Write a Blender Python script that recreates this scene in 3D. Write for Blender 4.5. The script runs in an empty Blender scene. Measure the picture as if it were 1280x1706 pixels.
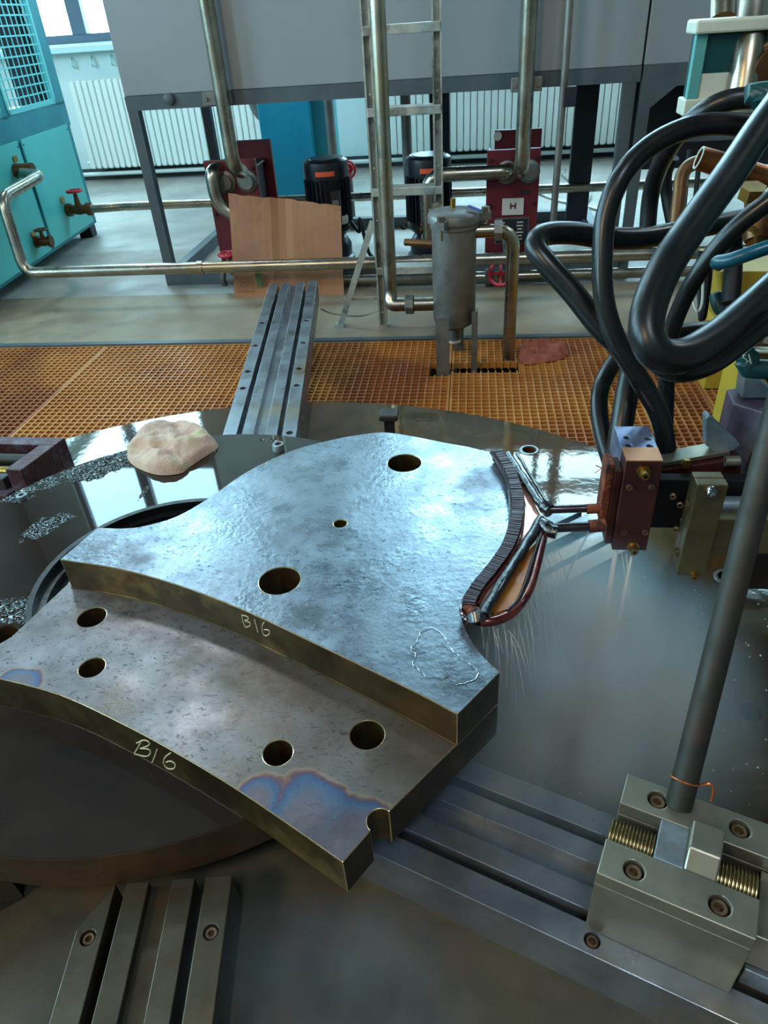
import bpy, bmesh, math, random
from mathutils import Vector, Matrix, noise
random.seed(7)
SC = bpy.context.scene
COL = SC.collection
PI = math.pi

# ------------------------------------------------------------------ camera (calibrated from the vanishing points)
F_PX = 1183.0
CAM_H = 1.6
_n = Vector((121, 1677, F_PX)).normalized()
_d = Vector((150, -846, F_PX)); _d = (_d - _n * _d.dot(_n)).normalized()
_r = -_n.cross(_d) if _n.cross(_d).x < 0 else _n.cross(_d)
AX, AY, AZ = _r, _d, -_n                     # world axes seen in camera space (x right, y down, z forward)
CAM = Vector((0, 0, CAM_H))

def ray(px, py):
    v = Vector((px - 640, py - 853, F_PX))
    return Vector((AX.dot(v), AY.dot(v), AZ.dot(v)))
def P(px, py, z):                            # a point of the photograph that lies on the level z
    v = ray(px, py); return CAM + v * ((z - CAM_H) / v.z)
def Q(px, py, Y):                            # ... that lies on the upright plane at distance Y
    v = ray(px, py); return CAM + v * (Y / v.y)
def D(px, py, dep):                          # ... at a given depth
    v = ray(px, py); return CAM + v * (dep / F_PX)

cd = bpy.data.cameras.new('camera'); cam = bpy.data.objects.new('camera', cd); COL.objects.link(cam)
cd.sensor_fit = 'HORIZONTAL'; cd.sensor_width = 36.0; cd.lens = 36.0 * F_PX / 1280.0
cd.clip_start = 0.05; cd.clip_end = 200
m = Matrix(((AX.x, -AX.y, -AX.z), (AY.x, -AY.y, -AY.z), (AZ.x, -AZ.y, -AZ.z))).to_4x4()
m.translation = CAM
cam.matrix_world = m
SC.camera = cam

# ------------------------------------------------------------------ world, lights, exposure
w = bpy.data.worlds.new('world'); SC.world = w; w.use_nodes = True
bg = w.node_tree.nodes['Background']
bg.inputs[0].default_value = (0.47, 0.83, 1.0, 1); bg.inputs[1].default_value = 18.0

def area(name, loc, rot, sx, sy, power, color, portal=False):
    l = bpy.data.lights.new(name, 'AREA'); l.shape = 'RECTANGLE'; l.size = sx; l.size_y = sy
    l.energy = power; l.color = color
    if portal: l.cycles.is_portal = True
    o = bpy.data.objects.new(name, l); COL.objects.link(o); o.location = loc; o.rotation_euler = rot
    return o
WIN = [(-6.9, -4.2), (-1.3, 2.8), (4.6, 6.7)]
WZ0, WZ1, WALL_Y = 1.5, 7.6, 9.8
for a, b in WIN:
    area('window_portal', ((a + b) / 2, WALL_Y + .02, (WZ0 + WZ1) / 2), (-PI / 2, 0, 0), b - a, WZ1 - WZ0, 1, (1, 1, 1), True)
SIDE = [(-3.5, -1.3), (0.5, 2.7), (4.5, 6.7)]           # window openings added in the unseen left wall to light the cabinet (Y ranges)
for a, b in SIDE:
    area('window_portal', (-8.02, (a + b) / 2, 4.0), (0, -PI / 2, 0), 4.0, b - a, 1, (1, 1, 1), True)
area('fill_light', (-3.4, -3.0, 5.2), (math.radians(48), 0, math.radians(-40)), 1.2, 1.2, 140, (1.0, .70, .36))  # added warm fill light on the front faces, source unseen
area('fill_light', (5.6, 5.4, 7.2), (0, 0, 0), 1.0, .8, 120, (.80, .93, 1.0))  # added cool fill light for the rear of the hall
area('fill_light', (-4.05, 6.4, 7.2), (0, 0, 0), 1.0, .8, 120, (.80, .93, 1.0))  # added cool fill light, placed to mirror in the lower step
area('fill_light', (0.5, -2.5, 7.2), (math.radians(25), 0, 0), 1.4, 1.4, 180, (.74, .90, 1.0))  # added cool fill light from behind the camera

SC.view_settings.view_transform = 'Standard'
SC.view_settings.look = 'None'
SC.view_settings.gamma = 1
SC.view_settings.use_curve_mapping = False
SC.view_settings.exposure = 0.0
try:
    SC.cycles.max_bounces = 8; SC.cycles.diffuse_bounces = 4; SC.cycles.glossy_bounces = 4
    SC.cycles.transparent_max_bounces = 12; SC.cycles.volume_bounces = 3; SC.cycles.use_denoising = True
    SC.cycles.sample_clamp_indirect = 6; SC.cycles.caustics_reflective = False; SC.cycles.caustics_refractive = False
except Exception:
    pass

# ------------------------------------------------------------------ materials
def srgb(r, g, b):
    f = lambda c: (c / 255 / 12.92) if c / 255 <= .04045 else ((c / 255 + .055) / 1.055) ** 2.4
    return (f(r), f(g), f(b), 1)

def mat(name, c1, c2=None, rough=.5, rough2=None, metal=0., scale=8., detail=5., bump=0., bscale=None, c3=None,
        stretch=(1, 1, 1), coat=0., lo=.35, hi=.65, spec=.5):
    m = bpy.data.materials.new(name); m.use_nodes = True
    N, L = m.node_tree.nodes, m.node_tree.links
    B = N['Principled BSDF']
    B.inputs['Base Color'].default_value = c1; B.inputs['Roughness'].default_value = rough
    B.inputs['Metallic'].default_value = metal; B.inputs['Coat Weight'].default_value = coat
    B.inputs['Coat Roughness'].default_value = .05; B.inputs['Specular IOR Level'].default_value = spec
    tc = N.new('ShaderNodeTexCoord'); mp = N.new('ShaderNodeMapping'); mp.inputs['Scale'].default_value = stretch
    L.new(tc.outputs['Object'], mp.inputs[0])
    def nz(s, d=detail, off=0):
        n = N.new('ShaderNodeTexNoise'); n.inputs['Scale'].default_value = s; n.inputs['Detail'].default_value = d
        n.inputs['Roughness'].default_value = .62
        if off:
            v = N.new('ShaderNodeVectorMath'); v.operation = 'ADD'; v.inputs[1].default_value = (off, off * .7, off * 1.3)
            L.new(mp.outputs[0], v.inputs[0]); L.new(v.outputs[0], n.inputs['Vector'])
        else: L.new(mp.outputs[0], n.inputs['Vector'])
        return n
    if c2 is not None:
        n = nz(scale); r = N.new('ShaderNodeValToRGB'); e = r.color_ramp.elements
        e[0].position = lo; e[0].color = c1; e[1].position = hi; e[1].color = c2
        L.new(n.outputs[0], r.inputs[0]); last = r.outputs[0]
        if c3 is not None:
            n3 = nz(scale * .45, 6, 13.7); r3 = N.new('ShaderNodeValToRGB'); r3.color_ramp.elements[0].position = .52; r3.color_ramp.elements[1].position = .66
            L.new(n3.outputs[0], r3.inputs[0]); mx = N.new('ShaderNodeMix'); mx.data_type = 'RGBA'
            L.new(r3.outputs[0], mx.inputs[0]); L.new(last, mx.inputs[6]); mx.inputs[7].default_value = c3; last = mx.outputs[2]
        L.new(last, B.inputs['Base Color'])
    if rough2 is not None:
        n2 = nz(scale * 1.3, 5, 5.1); mr = N.new('ShaderNodeMapRange'); mr.inputs[1].default_value = .35; mr.inputs[2].default_value = .65
        mr.inputs[3].default_value = rough; mr.inputs[4].default_value = rough2
        L.new(n2.outputs[0], mr.inputs[0]); L.new(mr.outputs[0], B.inputs['Roughness'])
    if bump:
        n4 = nz(bscale or scale * 4, 4, 2.2); bp = N.new('ShaderNodeBump'); bp.inputs['Strength'].default_value = bump; bp.inputs['Distance'].default_value = .01
        L.new(n4.outputs[0], bp.inputs['Height']); L.new(bp.outputs[0], B.inputs['Normal'])
    return m
# short forms to extend a material afterwards
def nodes(m): return m.node_tree.nodes, m.node_tree.links, m.node_tree.nodes['Principled BSDF']

MT = {}
MT['concrete'] = mat('concrete', srgb(150, 146, 138), srgb(176, 170, 160), .42, .7, scale=1.6, bump=.08, c3=srgb(128, 124, 120))
MT['concrete_tan'] = mat('concrete_tan', srgb(158, 144, 118), srgb(136, 124, 104), .55, .75, scale=2.2, bump=.08, c3=srgb(110, 100, 84))
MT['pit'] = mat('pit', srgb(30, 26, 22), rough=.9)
MT['wall'] = mat('wall', srgb(210, 228, 226), srgb(200, 220, 218), .8, scale=2)
MT['dark_base'] = mat('dark_base', srgb(52, 62, 64), srgb(40, 48, 52), .6, scale=5)
MT['grate'] = mat('grate', srgb(180, 116, 52), srgb(196, 134, 68), .42, .6, scale=2.4, detail=4, c3=srgb(150, 88, 48))
MT['rad'] = mat('rad', srgb(226, 236, 230), rough=.35)
MT['wframe'] = mat('wframe', srgb(70, 92, 110), rough=.5)
MT['sill'] = mat('sill', srgb(190, 225, 225), rough=.5)
MT['tank'] = mat('tank', srgb(150, 155, 158), srgb(142, 148, 152), .42, .5, metal=.1, scale=1.2)
MT['tankframe'] = mat('tankframe', srgb(82, 92, 98), srgb(70, 80, 86), .5, scale=5)
MT['darkframe'] = mat('darkframe', srgb(28, 36, 50), srgb(20, 26, 38), .5, scale=5)
MT['stainless'] = mat('stainless', srgb(178, 172, 160), srgb(150, 142, 130), .22, .38, metal=1, scale=5, c3=srgb(170, 150, 115))
MT['stain_dull'] = mat('stain_dull', srgb(138, 136, 132), srgb(118, 116, 112), .45, .6, metal=.7, scale=6, c3=srgb(100, 98, 96), bump=.05)
MT['alu'] = mat('alu', srgb(196, 198, 190), srgb(166, 168, 160), .4, .55, metal=.5, scale=14, c3=srgb(120, 116, 106))
MT['teal'] = mat('teal', srgb(92, 200, 192), srgb(84, 192, 186), .4, scale=2)
MT['teal_dark'] = mat('teal_dark', srgb(34, 140, 150), srgb(30, 126, 140), .45, scale=3)
MT['teal_fr'] = mat('teal_fr', srgb(110, 205, 205), rough=.45)
MT['cyanbox'] = mat('cyanbox', srgb(20, 160, 190), srgb(16, 148, 180), .5, scale=2, c3=srgb(24, 140, 170))
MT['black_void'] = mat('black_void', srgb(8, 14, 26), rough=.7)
MT['red'] = mat('red', srgb(104, 22, 34), srgb(88, 18, 28), .45, scale=5)
MT['redvalve'] = mat('redvalve', srgb(190, 24, 44), rough=.4)
MT['motor'] = mat('motor', srgb(16, 20, 30), srgb(24, 28, 38), .35, scale=10)
MT['label_o'] = mat('label_o', srgb(226, 88, 50), rough=.5)
MT['label_w'] = mat('label_w', srgb(205, 190, 180), rough=.5)
MT['label_k'] = mat('label_k', srgb(34, 34, 40), rough=.4)
MT['cardboard'] = mat('cardboard', srgb(170, 118, 84), srgb(156, 106, 76), .8, scale=3, c3=srgb(140, 92, 66))
MT['cardboard_d'] = mat('cardboard_d', srgb(128, 86, 62), rough=.85)
MT['print_g'] = mat('print_g', srgb(86, 104, 66), rough=.85)
MT['rubber'] = mat('rubber', srgb(12, 13, 15), srgb(20, 21, 23), .26, .38, scale=6, c3=srgb(26, 26, 22), spec=.4)
MT['rubber_d'] = mat('rubber_d', srgb(12, 13, 17), rough=.6, spec=.3)
MT['copper_pipe'] = mat('copper_pipe', srgb(166, 98, 56), srgb(130, 72, 40), .3, .42, metal=.8, scale=12)
MT['tealhose'] = mat('tealhose', srgb(6, 70, 86), rough=.3)
MT['yellow'] = mat('yellow', srgb(178, 148, 48), srgb(166, 134, 38), .5, scale=3, c3=srgb(150, 116, 30))
MT['greenpaint'] = mat('greenpaint', srgb(12, 66, 66), srgb(10, 54, 56), .4, scale=5)
MT['cream'] = mat('cream', srgb(206, 208, 190), srgb(182, 184, 168), .5, scale=8, c3=srgb(150, 150, 138))
MT['brass'] = mat('brass', srgb(190, 150, 80), srgb(160, 120, 60), .28, .45, metal=1, scale=16)
MT['brownpipe'] = mat('brownpipe', srgb(120, 84, 50), srgb(90, 62, 40), .35, .5, metal=.7, scale=10)
MT['copper'] = mat('copper', srgb(82, 36, 26), srgb(54, 22, 20), .35, .55, metal=.6, scale=14, c3=srgb(90, 36, 34))
MT['copper_red'] = mat('copper_red', srgb(54, 15, 14), srgb(42, 12, 12), .5, .6, metal=.2, scale=6, c3=srgb(70, 26, 22))
MT['copper_top'] = mat('copper_top', srgb(206, 140, 104), srgb(190, 122, 88), .4, metal=.6, scale=8)
MT['copper_rust'] = mat('copper_rust', srgb(118, 50, 30), srgb(48, 20, 16), .45, .7, metal=.3, scale=40, bump=.6, c3=srgb(150, 74, 42))
MT['alu_blue'] = mat('alu_blue', srgb(150, 156, 184), srgb(120, 126, 160), .3, metal=.8, scale=10)
MT['dark_steel'] = mat('dark_steel', srgb(52, 46, 44), srgb(36, 32, 34), .4, .6, metal=.6, scale=8, c3=srgb(66, 52, 42))
MT['purple_steel'] = mat('purple_steel', srgb(96, 78, 92), srgb(78, 62, 76), .5, .6, metal=.3, scale=9, c3=srgb(116, 104, 112))
MT['plate_steel'] = mat('plate_steel', srgb(146, 158, 164), srgb(112, 122, 128), .35, .5, metal=.6, scale=14, c3=srgb(120, 112, 108))
MT['clamp_steel'] = mat('clamp_steel', srgb(120, 106, 78), srgb(98, 86, 62), .32, .45, metal=.75, scale=10)
MT['vise_steel'] = mat('vise_steel', srgb(140, 134, 118), srgb(120, 116, 104), .32, .46, metal=.7, scale=9, c3=srgb(146, 138, 118), bump=.03)
MT['vise_dark'] = mat('vise_dark', srgb(70, 72, 76), srgb(58, 56, 58), .4, .55, metal=.6, scale=10, c3=srgb(86, 60, 50))
MT['thread'] = mat('thread', srgb(176, 158, 112), srgb(140, 124, 88), .3, metal=.9, scale=20)
MT['bolt'] = mat('bolt', srgb(128, 104, 78), srgb(84, 62, 46), .4, .6, metal=.7, scale=60)
MT['chrome'] = mat('chrome', srgb(200, 200, 200), rough=.18, metal=1)
MT['rod'] = mat('rod', srgb(34, 32, 27), srgb(46, 42, 34), .5, .65, metal=.25, scale=14, c3=srgb(60, 40, 34))
MT['wire'] = mat('wire', srgb(196, 110, 70), rough=.35, metal=.8)
MT['insul'] = mat('insul', srgb(8, 9, 13), srgb(14, 15, 20), .10, .2, scale=30, bump=.35, bscale=90, coat=.6, spec=.7)
MT['lamin'] = mat('lamin', srgb(62, 40, 48), srgb(46, 32, 38), .35, .5, metal=.3, scale=30)
MT['coiltube'] = mat('coiltube', srgb(128, 50, 36), srgb(78, 28, 32), .22, .35, metal=.7, scale=22, coat=.6, c3=srgb(160, 78, 40))
MT['darktube'] = mat('darktube', srgb(56, 26, 34), srgb(36, 18, 26), .18, .3, metal=.5, scale=22, coat=.7)
MT['pinkplate'] = mat('pinkplate', srgb(214, 170, 160), srgb(190, 130, 110), .12, .2, metal=.3, scale=7, coat=.8)
MT['amber'] = mat('amber', srgb(190, 120, 34), srgb(150, 82, 24), .25, .4, metal=.15, scale=14, coat=.5, c3=srgb(110, 60, 24))
MT['towel'] = mat('towel', srgb(206, 178, 154), srgb(190, 154, 140), .95, scale=14, bump=.6, bscale=160, c3=srgb(176, 164, 118))
MT['rag'] = mat('rag', srgb(170, 96, 74), srgb(140, 74, 60), .9, scale=20, bump=.5, bscale=120)
MT['chalk'] = mat('chalk', srgb(206, 196, 160), srgb(170, 158, 124), .9, scale=200)
MT['rubberfoot'] = mat('rubberfoot', srgb(20, 20, 20), rough=.8)
MT['ceiling'] = mat('ceiling', srgb(62, 62, 60), rough=.8)
MT['hallwall'] = mat('hallwall', srgb(120, 122, 120), rough=.8)
MT['cover_red'] = mat('cover_red', srgb(84, 44, 46), srgb(60, 34, 40), .3, .5, metal=.4, scale=26, bump=.4, bscale=90, c3=srgb(104, 90, 104))

# steel of the workpiece: mottled, scratched, temper-coloured where it was heated
def steel_workpiece(name, warm=0.):
    m = mat(name, srgb(98, 92, 92) if warm else srgb(104, 114, 124), srgb(134, 129, 131) if warm else srgb(144, 154, 164), (.30 if warm else .20), (.46 if warm else .40), metal=(.6 if warm else .78), scale=9, detail=8, bump=(.05 if warm else .10), bscale=60,
            c3=srgb(66, 58, 54) if warm else srgb(86, 86, 92), lo=.3, hi=.62)
    N, L, B = nodes(m)
    # dark pits and short scratches
    tc = [n for n in N if n.type == 'TEX_COORD'][0]
    n1 = N.new('ShaderNodeTexNoise'); n1.inputs['Scale'].default_value = 75; n1.inputs['Detail'].default_value = 10; n1.inputs['Distortion'].default_value = 1.1
    mp = N.new('ShaderNodeMapping'); mp.inputs['Scale'].default_value = (1, 1.9, 1); mp.inputs['Rotation'].default_value = (0, 0, .5)
    L.new(tc.outputs['Object'], mp.inputs[0]); L.new(mp.outputs[0], n1.inputs['Vector'])
    r = N.new('ShaderNodeValToRGB'); r.color_ramp.elements[0].position = .57; r.color_ramp.elements[1].position = .70
    L.new(n1.outputs[0], r.inputs[0])
    src = B.inputs['Base Color'].links[0].from_socket
    mx = N.new('ShaderNodeMix'); mx.data_type = 'RGBA'; L.new(r.outputs[0], mx.inputs[0]); L.new(src, mx.inputs[6])
    mx.inputs[7].default_value = srgb(48, 54, 62); L.new(mx.outputs[2], B.inputs['Base Color'])
    # broad clouds of scale
    n2 = N.new('ShaderNodeTexNoise'); n2.inputs['Scale'].default_value = 3.4; n2.inputs['Detail'].default_value = 6
    L.new(tc.outputs['Object'], n2.inputs['Vector'])
    r2 = N.new('ShaderNodeValToRGB'); r2.color_ramp.elements[0].position = .42; r2.color_ramp.elements[0].color = (0, 0, 0, 1); r2.color_ramp.elements[1].position = .66; r2.color_ramp.elements[1].color = (.8, .8, .8, 1)
    L.new(n2.outputs[0], r2.inputs[0])
    mx2 = N.new('ShaderNodeMix'); mx2.data_type = 'RGBA'; L.new(r2.outputs[0], mx2.inputs[0]); L.new(mx.outputs[2], mx2.inputs[6])
    mx2.inputs[7].default_value = srgb(94, 78, 60) if warm else srgb(122, 128, 136)
    L.new(mx2.outputs[2], B.inputs['Base Color'])
    return m, mx2

MT['work_top'], _ = steel_workpiece('work_steel_top')
MT['work_low'], _mxlow = steel_workpiece('work_steel_low', 1.)
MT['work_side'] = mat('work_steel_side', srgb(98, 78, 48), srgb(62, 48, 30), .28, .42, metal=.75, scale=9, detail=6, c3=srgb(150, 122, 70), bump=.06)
MT['work_side_shaded'] = mat('work_steel_side_shaded', srgb(66, 54, 40), srgb(50, 40, 32), .42, .55, metal=.5, scale=12, detail=6, c3=srgb(84, 66, 44), bump=.1)  # darker copy of the side steel: shade of the right-hand faces painted in
MT['edge_highlight'] = mat('edge_highlight', srgb(236, 206, 160), srgb(210, 178, 130), .25, metal=.9, scale=40)  # pale gold for the bevels: the edge highlight is put into the colour
MT['work_bore'] = mat('work_steel_bore', srgb(70, 50, 40), srgb(54, 40, 32), .4, metal=.5, scale=30)

# heat tint bands on the lower step: colour of the oxide, centred on two heated spots
def heat_tint(m, spots, origin):
    N, L, B = nodes(m)
    tc = [n for n in N if n.type == 'TEX_COORD'][0]
    src = B.inputs['Base Color'].links[0].from_socket
    nz = N.new('ShaderNodeTexNoise'); nz.inputs['Scale'].default_value = 9; nz.inputs['Detail'].default_value = 5
    L.new(tc.outputs['Object'], nz.inputs['Vector'])
    dist = None
    for sx, sy, rad in spots:
        vm = N.new('ShaderNodeVectorMath'); vm.operation = 'SUBTRACT'; L.new(tc.outputs['Object'], vm.inputs[0])
        vm.inputs[1].default_value = (sx - origin[0], sy - origin[1], 0)
        fl = N.new('ShaderNodeVectorMath'); fl.operation = 'MULTIPLY'; fl.inputs[1].default_value = (1, 1, 0); L.new(vm.outputs[0], fl.inputs[0])
        ln = N.new('ShaderNodeVectorMath'); ln.operation = 'LENGTH'; L.new(fl.outputs[0], ln.inputs[0])
        dv = N.new('ShaderNodeMath'); dv.operation = 'DIVIDE'; dv.inputs[1].default_value = rad; L.new(ln.outputs['Value'], dv.inputs[0])
        if dist is None: dist = dv
        else:
            mn = N.new('ShaderNodeMath'); mn.operation = 'MINIMUM'; L.new(dist.outputs[0], mn.inputs[0]); L.new(dv.outputs[0], mn.inputs[1]); dist = mn
    ns = N.new('ShaderNodeMath'); ns.operation = 'MULTIPLY_ADD'; ns.inputs[1].default_value = 1.3; ns.inputs[2].default_value = -.65; L.new(nz.outputs[0], ns.inputs[0])
    ad = N.new('ShaderNodeMath'); ad.operation = 'ADD'; L.new(dist.outputs[0], ad.inputs[0]); L.new(ns.outputs[0], ad.inputs[1])
    cr = N.new('ShaderNodeValToRGB'); e = cr.color_ramp.elements
    e[0].position = 0; e[0].color = srgb(100, 92, 98); e[1].position = 1; e[1].color = srgb(150, 124, 100)
    for p, c in ((.45, srgb(96, 86, 98)), (.66, srgb(70, 90, 116)), (.78, srgb(40, 78, 118)), (.87, srgb(70, 52, 84)), (.94, srgb(120, 76, 60))):
        q = e.new(p); q.color = c
    L.new(ad.outputs[0], cr.inputs[0])
    ma = N.new('ShaderNodeMapRange'); ma.inputs[1].default_value = .92; ma.inputs[2].default_value = 1.08; ma.inputs[3].default_value = .75; ma.inputs[4].default_value = 0
    L.new(ad.outputs[0], ma.inputs[0])
    mx = N.new('ShaderNodeMix'); mx.data_type = 'RGBA'; L.new(ma.outputs[0], mx.inputs[0]); L.new(src, mx.inputs[6]); L.new(cr.outputs[0], mx.inputs[7])
    L.new(mx.outputs[2], B.inputs['Base Color'])

# wet surfaces: a mirror-like water film with patches of beaded drops
def wet(name, c1, c2, c3, film, scale=2.2, bead=True, metal=0., dry=.4, beadcover=.58, bstr=.9, spots=(), origin=(0, 0)):
    m = mat(name, c1, c2, film, scale=scale * 2, detail=6, metal=metal, c3=c3)
    N, L, B = nodes(m)
    tc = [n for n in N if n.type == 'TEX_COORD'][0]
    n1 = N.new('ShaderNodeTexNoise'); n1.inputs['Scale'].default_value = scale; n1.inputs['Detail'].default_value = 8; n1.inputs['Roughness'].default_value = .55
    L.new(tc.outputs['Object'], n1.inputs['Vector'])
    mk = N.new('ShaderNodeMapRange'); mk.inputs[1].default_value = beadcover; mk.inputs[2].default_value = beadcover + .015
    L.new(n1.outputs[0], mk.inputs[0])
    if spots:                                    # patches where the film has broken up into drops
        best = None
        for sx, sy, rx, ry, an in spots:
            mp = N.new('ShaderNodeMapping'); mp.vector_type = 'TEXTURE'; mp.inputs['Location'].default_value = (sx - origin[0], sy - origin[1], 0)
            mp.inputs['Rotation'].default_value = (0, 0, an); mp.inputs['Scale'].default_value = (rx, ry, 100); L.new(tc.outputs['Object'], mp.inputs[0])
            ln = N.new('ShaderNodeVectorMath'); ln.operation = 'LENGTH'; L.new(mp.outputs[0], ln.inputs[0])
            if best is None: best = ln.outputs['Value']
            else:
                mn = N.new('ShaderNodeMath'); mn.operation = 'MINIMUM'; L.new(best, mn.inputs[0]); L.new(ln.outputs['Value'], mn.inputs[1]); best = mn.outputs[0]
        n1.inputs['Scale'].default_value = 16
        ad = N.new('ShaderNodeMath'); ad.operation = 'MULTIPLY_ADD'; ad.inputs[1].default_value = 3.2; L.new(n1.outputs[0], ad.inputs[0]); 
        ng = N.new('ShaderNodeMath'); ng.operation = 'MULTIPLY'; ng.inputs[1].default_value = -1; L.new(best, ng.inputs[0]); L.new(ng.outputs[0], ad.inputs[2])
        mk.inputs[1].default_value = .72; mk.inputs[2].default_value = .8; L.new(ad.outputs[0], mk.inputs[0])
    vo = N.new('ShaderNodeTexVoronoi'); vo.feature = 'SMOOTH_F1'; vo.inputs['Scale'].default_value = 95; L.new(tc.outputs['Object'], vo.inputs['Vector'])
    iv = N.new('ShaderNodeMath'); iv.operation = 'SUBTRACT'; iv.inputs[0].default_value = .6; L.new(vo.outputs['Distance'], iv.inputs[1])
    mu = N.new('ShaderNodeMath'); mu.operation = 'MULTIPLY'; L.new(mk.outputs[0], mu.inputs[0]); L.new(iv.outputs[0], mu.inputs[1])
    bp = N.new('ShaderNodeBump'); bp.inputs['Strength'].default_value = bstr; bp.inputs['Distance'].default_value = .012
    L.new(mu.outputs[0], bp.inputs['Height']); L.new(bp.outputs[0], B.inputs['Normal'])
    rr = N.new('ShaderNodeMapRange'); rr.inputs[3].default_value = film; rr.inputs[4].default_value = film + .06 if bead else dry
    L.new(mk.outputs[0], rr.inputs[0]); L.new(rr.outputs[0], B.inputs['Roughness'])
    return m
MT['disc_wet'] = wet('disc_wet', srgb(44, 36, 30), srgb(36, 29, 26), srgb(52, 44, 34), .03, 3.2, origin=(-.752, 1.318), spots=[(P(x, y, .455).x, P(x, y, .455).y, rx, ry, an) for x, y, rx, ry, an in
    ((155, 775, .15, .085, .3), (40, 815, .11, .08, .5), (70, 880, .08, .035, .9), (40, 1010, .10, .05, .5), (450, 733, .06, .012, 0), (345, 755, .03, .03, 0), (240, 820, .01, .05, 0))])
B_ = nodes(MT['disc_wet'])[2]; B_.inputs['Specular IOR Level'].default_value = .42
MT['disc_side'] = mat('disc_side', srgb(74, 54, 34), srgb(54, 40, 28), .45, .6, metal=.4, scale=7, c3=srgb(86, 66, 38), bump=.15)
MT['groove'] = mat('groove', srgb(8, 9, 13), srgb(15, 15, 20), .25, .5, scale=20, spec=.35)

def base_table_mat():
    m = mat('base_table', srgb(88, 78, 58), srgb(58, 52, 42), .3, metal=.3, scale=6, detail=9, c3=srgb(98, 66, 38), bump=.05, bscale=20)
    N, L, B = nodes(m)
    tc = [n for n in N if n.type == 'TEX_COORD'][0]
    n1 = N.new('ShaderNodeTexNoise'); n1.inputs['Scale'].default_value = 2.4; n1.inputs['Detail'].default_value = 7
    L.new(tc.outputs['Object'], n1.inputs['Vector'])
    # the water film: lies on the rear right and rear left of the table, the front is dry
    sx = N.new('ShaderNodeSeparateXYZ'); L.new(tc.outputs['Object'], sx.inputs[0])
    # front-back gradient
    g = N.new('ShaderNodeMath'); g.operation = 'MULTIPLY_ADD'; g.inputs[1].default_value = .9; g.inputs[2].default_value = .06; L.new(sx.outputs['Y'], g.inputs[0])
    g2 = N.new('ShaderNodeMath'); g2.operation = 'MULTIPLY_ADD'; g2.inputs[1].default_value = .35; g2.inputs[2].default_value = 0.; L.new(sx.outputs['X'], g2.inputs[0])
    ad = N.new('ShaderNodeMath'); L.new(g.outputs[0], ad.inputs[0]); L.new(g2.outputs[0], ad.inputs[1])
    nn = N.new('ShaderNodeMath'); nn.operation = 'MULTIPLY_ADD'; nn.inputs[1].default_value = .8; nn.inputs[2].default_value = -.4; L.new(n1.outputs[0], nn.inputs[0])
    a2 = N.new('ShaderNodeMath'); L.new(ad.outputs[0], a2.inputs[0]); L.new(nn.outputs[0], a2.inputs[1])
    mk = N.new('ShaderNodeMapRange'); mk.inputs[1].default_value = .15; mk.inputs[2].default_value = .5
    L.new(a2.outputs[0], mk.inputs[0])
    rr = N.new('ShaderNodeMapRange'); rr.inputs[3].default_value = .48; rr.inputs[4].default_value = .05
    L.new(mk.outputs[0], rr.inputs[0]); L.new(rr.outputs[0], B.inputs['Roughness'])
    # fine splash relief where the spray falls
    vo = N.new('ShaderNodeTexNoise'); vo.inputs['Scale'].default_value = 28; vo.inputs['Detail'].default_value = 3
    L.new(tc.outputs['Object'], vo.inputs['Vector'])
    ds = N.new('ShaderNodeVectorMath'); ds.operation = 'SUBTRACT'; ds.inputs[1].default_value = (1.15, .05, 0); L.new(tc.outputs['Object'], ds.inputs[0])
    ln = N.new('ShaderNodeVectorMath'); ln.operation = 'LENGTH'; L.new(ds.outputs[0], ln.inputs[0])
    sm = N.new('ShaderNodeMapRange'); sm.inputs[1].default_value = .75; sm.inputs[2].default_value = .35; sm.inputs[3].default_value = 0.02; sm.inputs[4].default_value = .7
    L.new(ln.outputs['Value'], sm.inputs[0])
    mu = N.new('ShaderNodeMath'); mu.operation = 'MULTIPLY'; L.new(vo.outputs[0], mu.inputs[0]); L.new(sm.outputs[0], mu.inputs[1])
    bp = N.new('ShaderNodeBump'); bp.inputs['Strength'].default_value = .5; bp.inputs['Distance'].default_value = .02
    L.new(mu.outputs[0], bp.inputs['Height']); L.new(bp.outputs[0], B.inputs['Normal'])
    B.inputs['Specular IOR Level'].default_value = .8
    return m
MT['base_table'] = base_table_mat()
MT['rail'] = mat('rail', srgb(136, 140, 146), srgb(106, 110, 116), .26, .42, metal=.7, scale=8, detail=7, c3=srgb(128, 114, 92), bump=.05)
MT['rail_dark'] = mat('rail_dark', srgb(92, 84, 68), srgb(72, 64, 52), .34, .5, metal=.65, scale=8, detail=7, c3=srgb(100, 72, 46), bump=.06)

def water_mat():
    m = bpy.data.materials.new('water_jet'); m.use_nodes = True
    N, L, B = nodes(m)
    B.inputs['Base Color'].default_value = (.9, .97, 1, 1); B.inputs['Roughness'].default_value = .3
    B.inputs['Transmission Weight'].default_value = .2; B.inputs['IOR'].default_value = 1.33; B.inputs['Alpha'].default_value = .75
    return m
MT['water'] = water_mat()
def glass_mat():
    m = bpy.data.materials.new('window_glass'); m.use_nodes = True
    N, L = m.node_tree.nodes, m.node_tree.links
    N.remove(N['Principled BSDF']); out = N['Material Output']
    t = N.new('ShaderNodeBsdfTransparent'); g = N.new('ShaderNodeBsdfGlossy'); g.inputs['Roughness'].default_value = .02
    mx = N.new('ShaderNodeMixShader'); mx.inputs[0].default_value = .06
    L.new(t.outputs[0], mx.inputs[1]); L.new(g.outputs[0], mx.inputs[2]); L.new(mx.outputs[0], out.inputs[0])
    return m
MT['glass'] = glass_mat()

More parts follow.
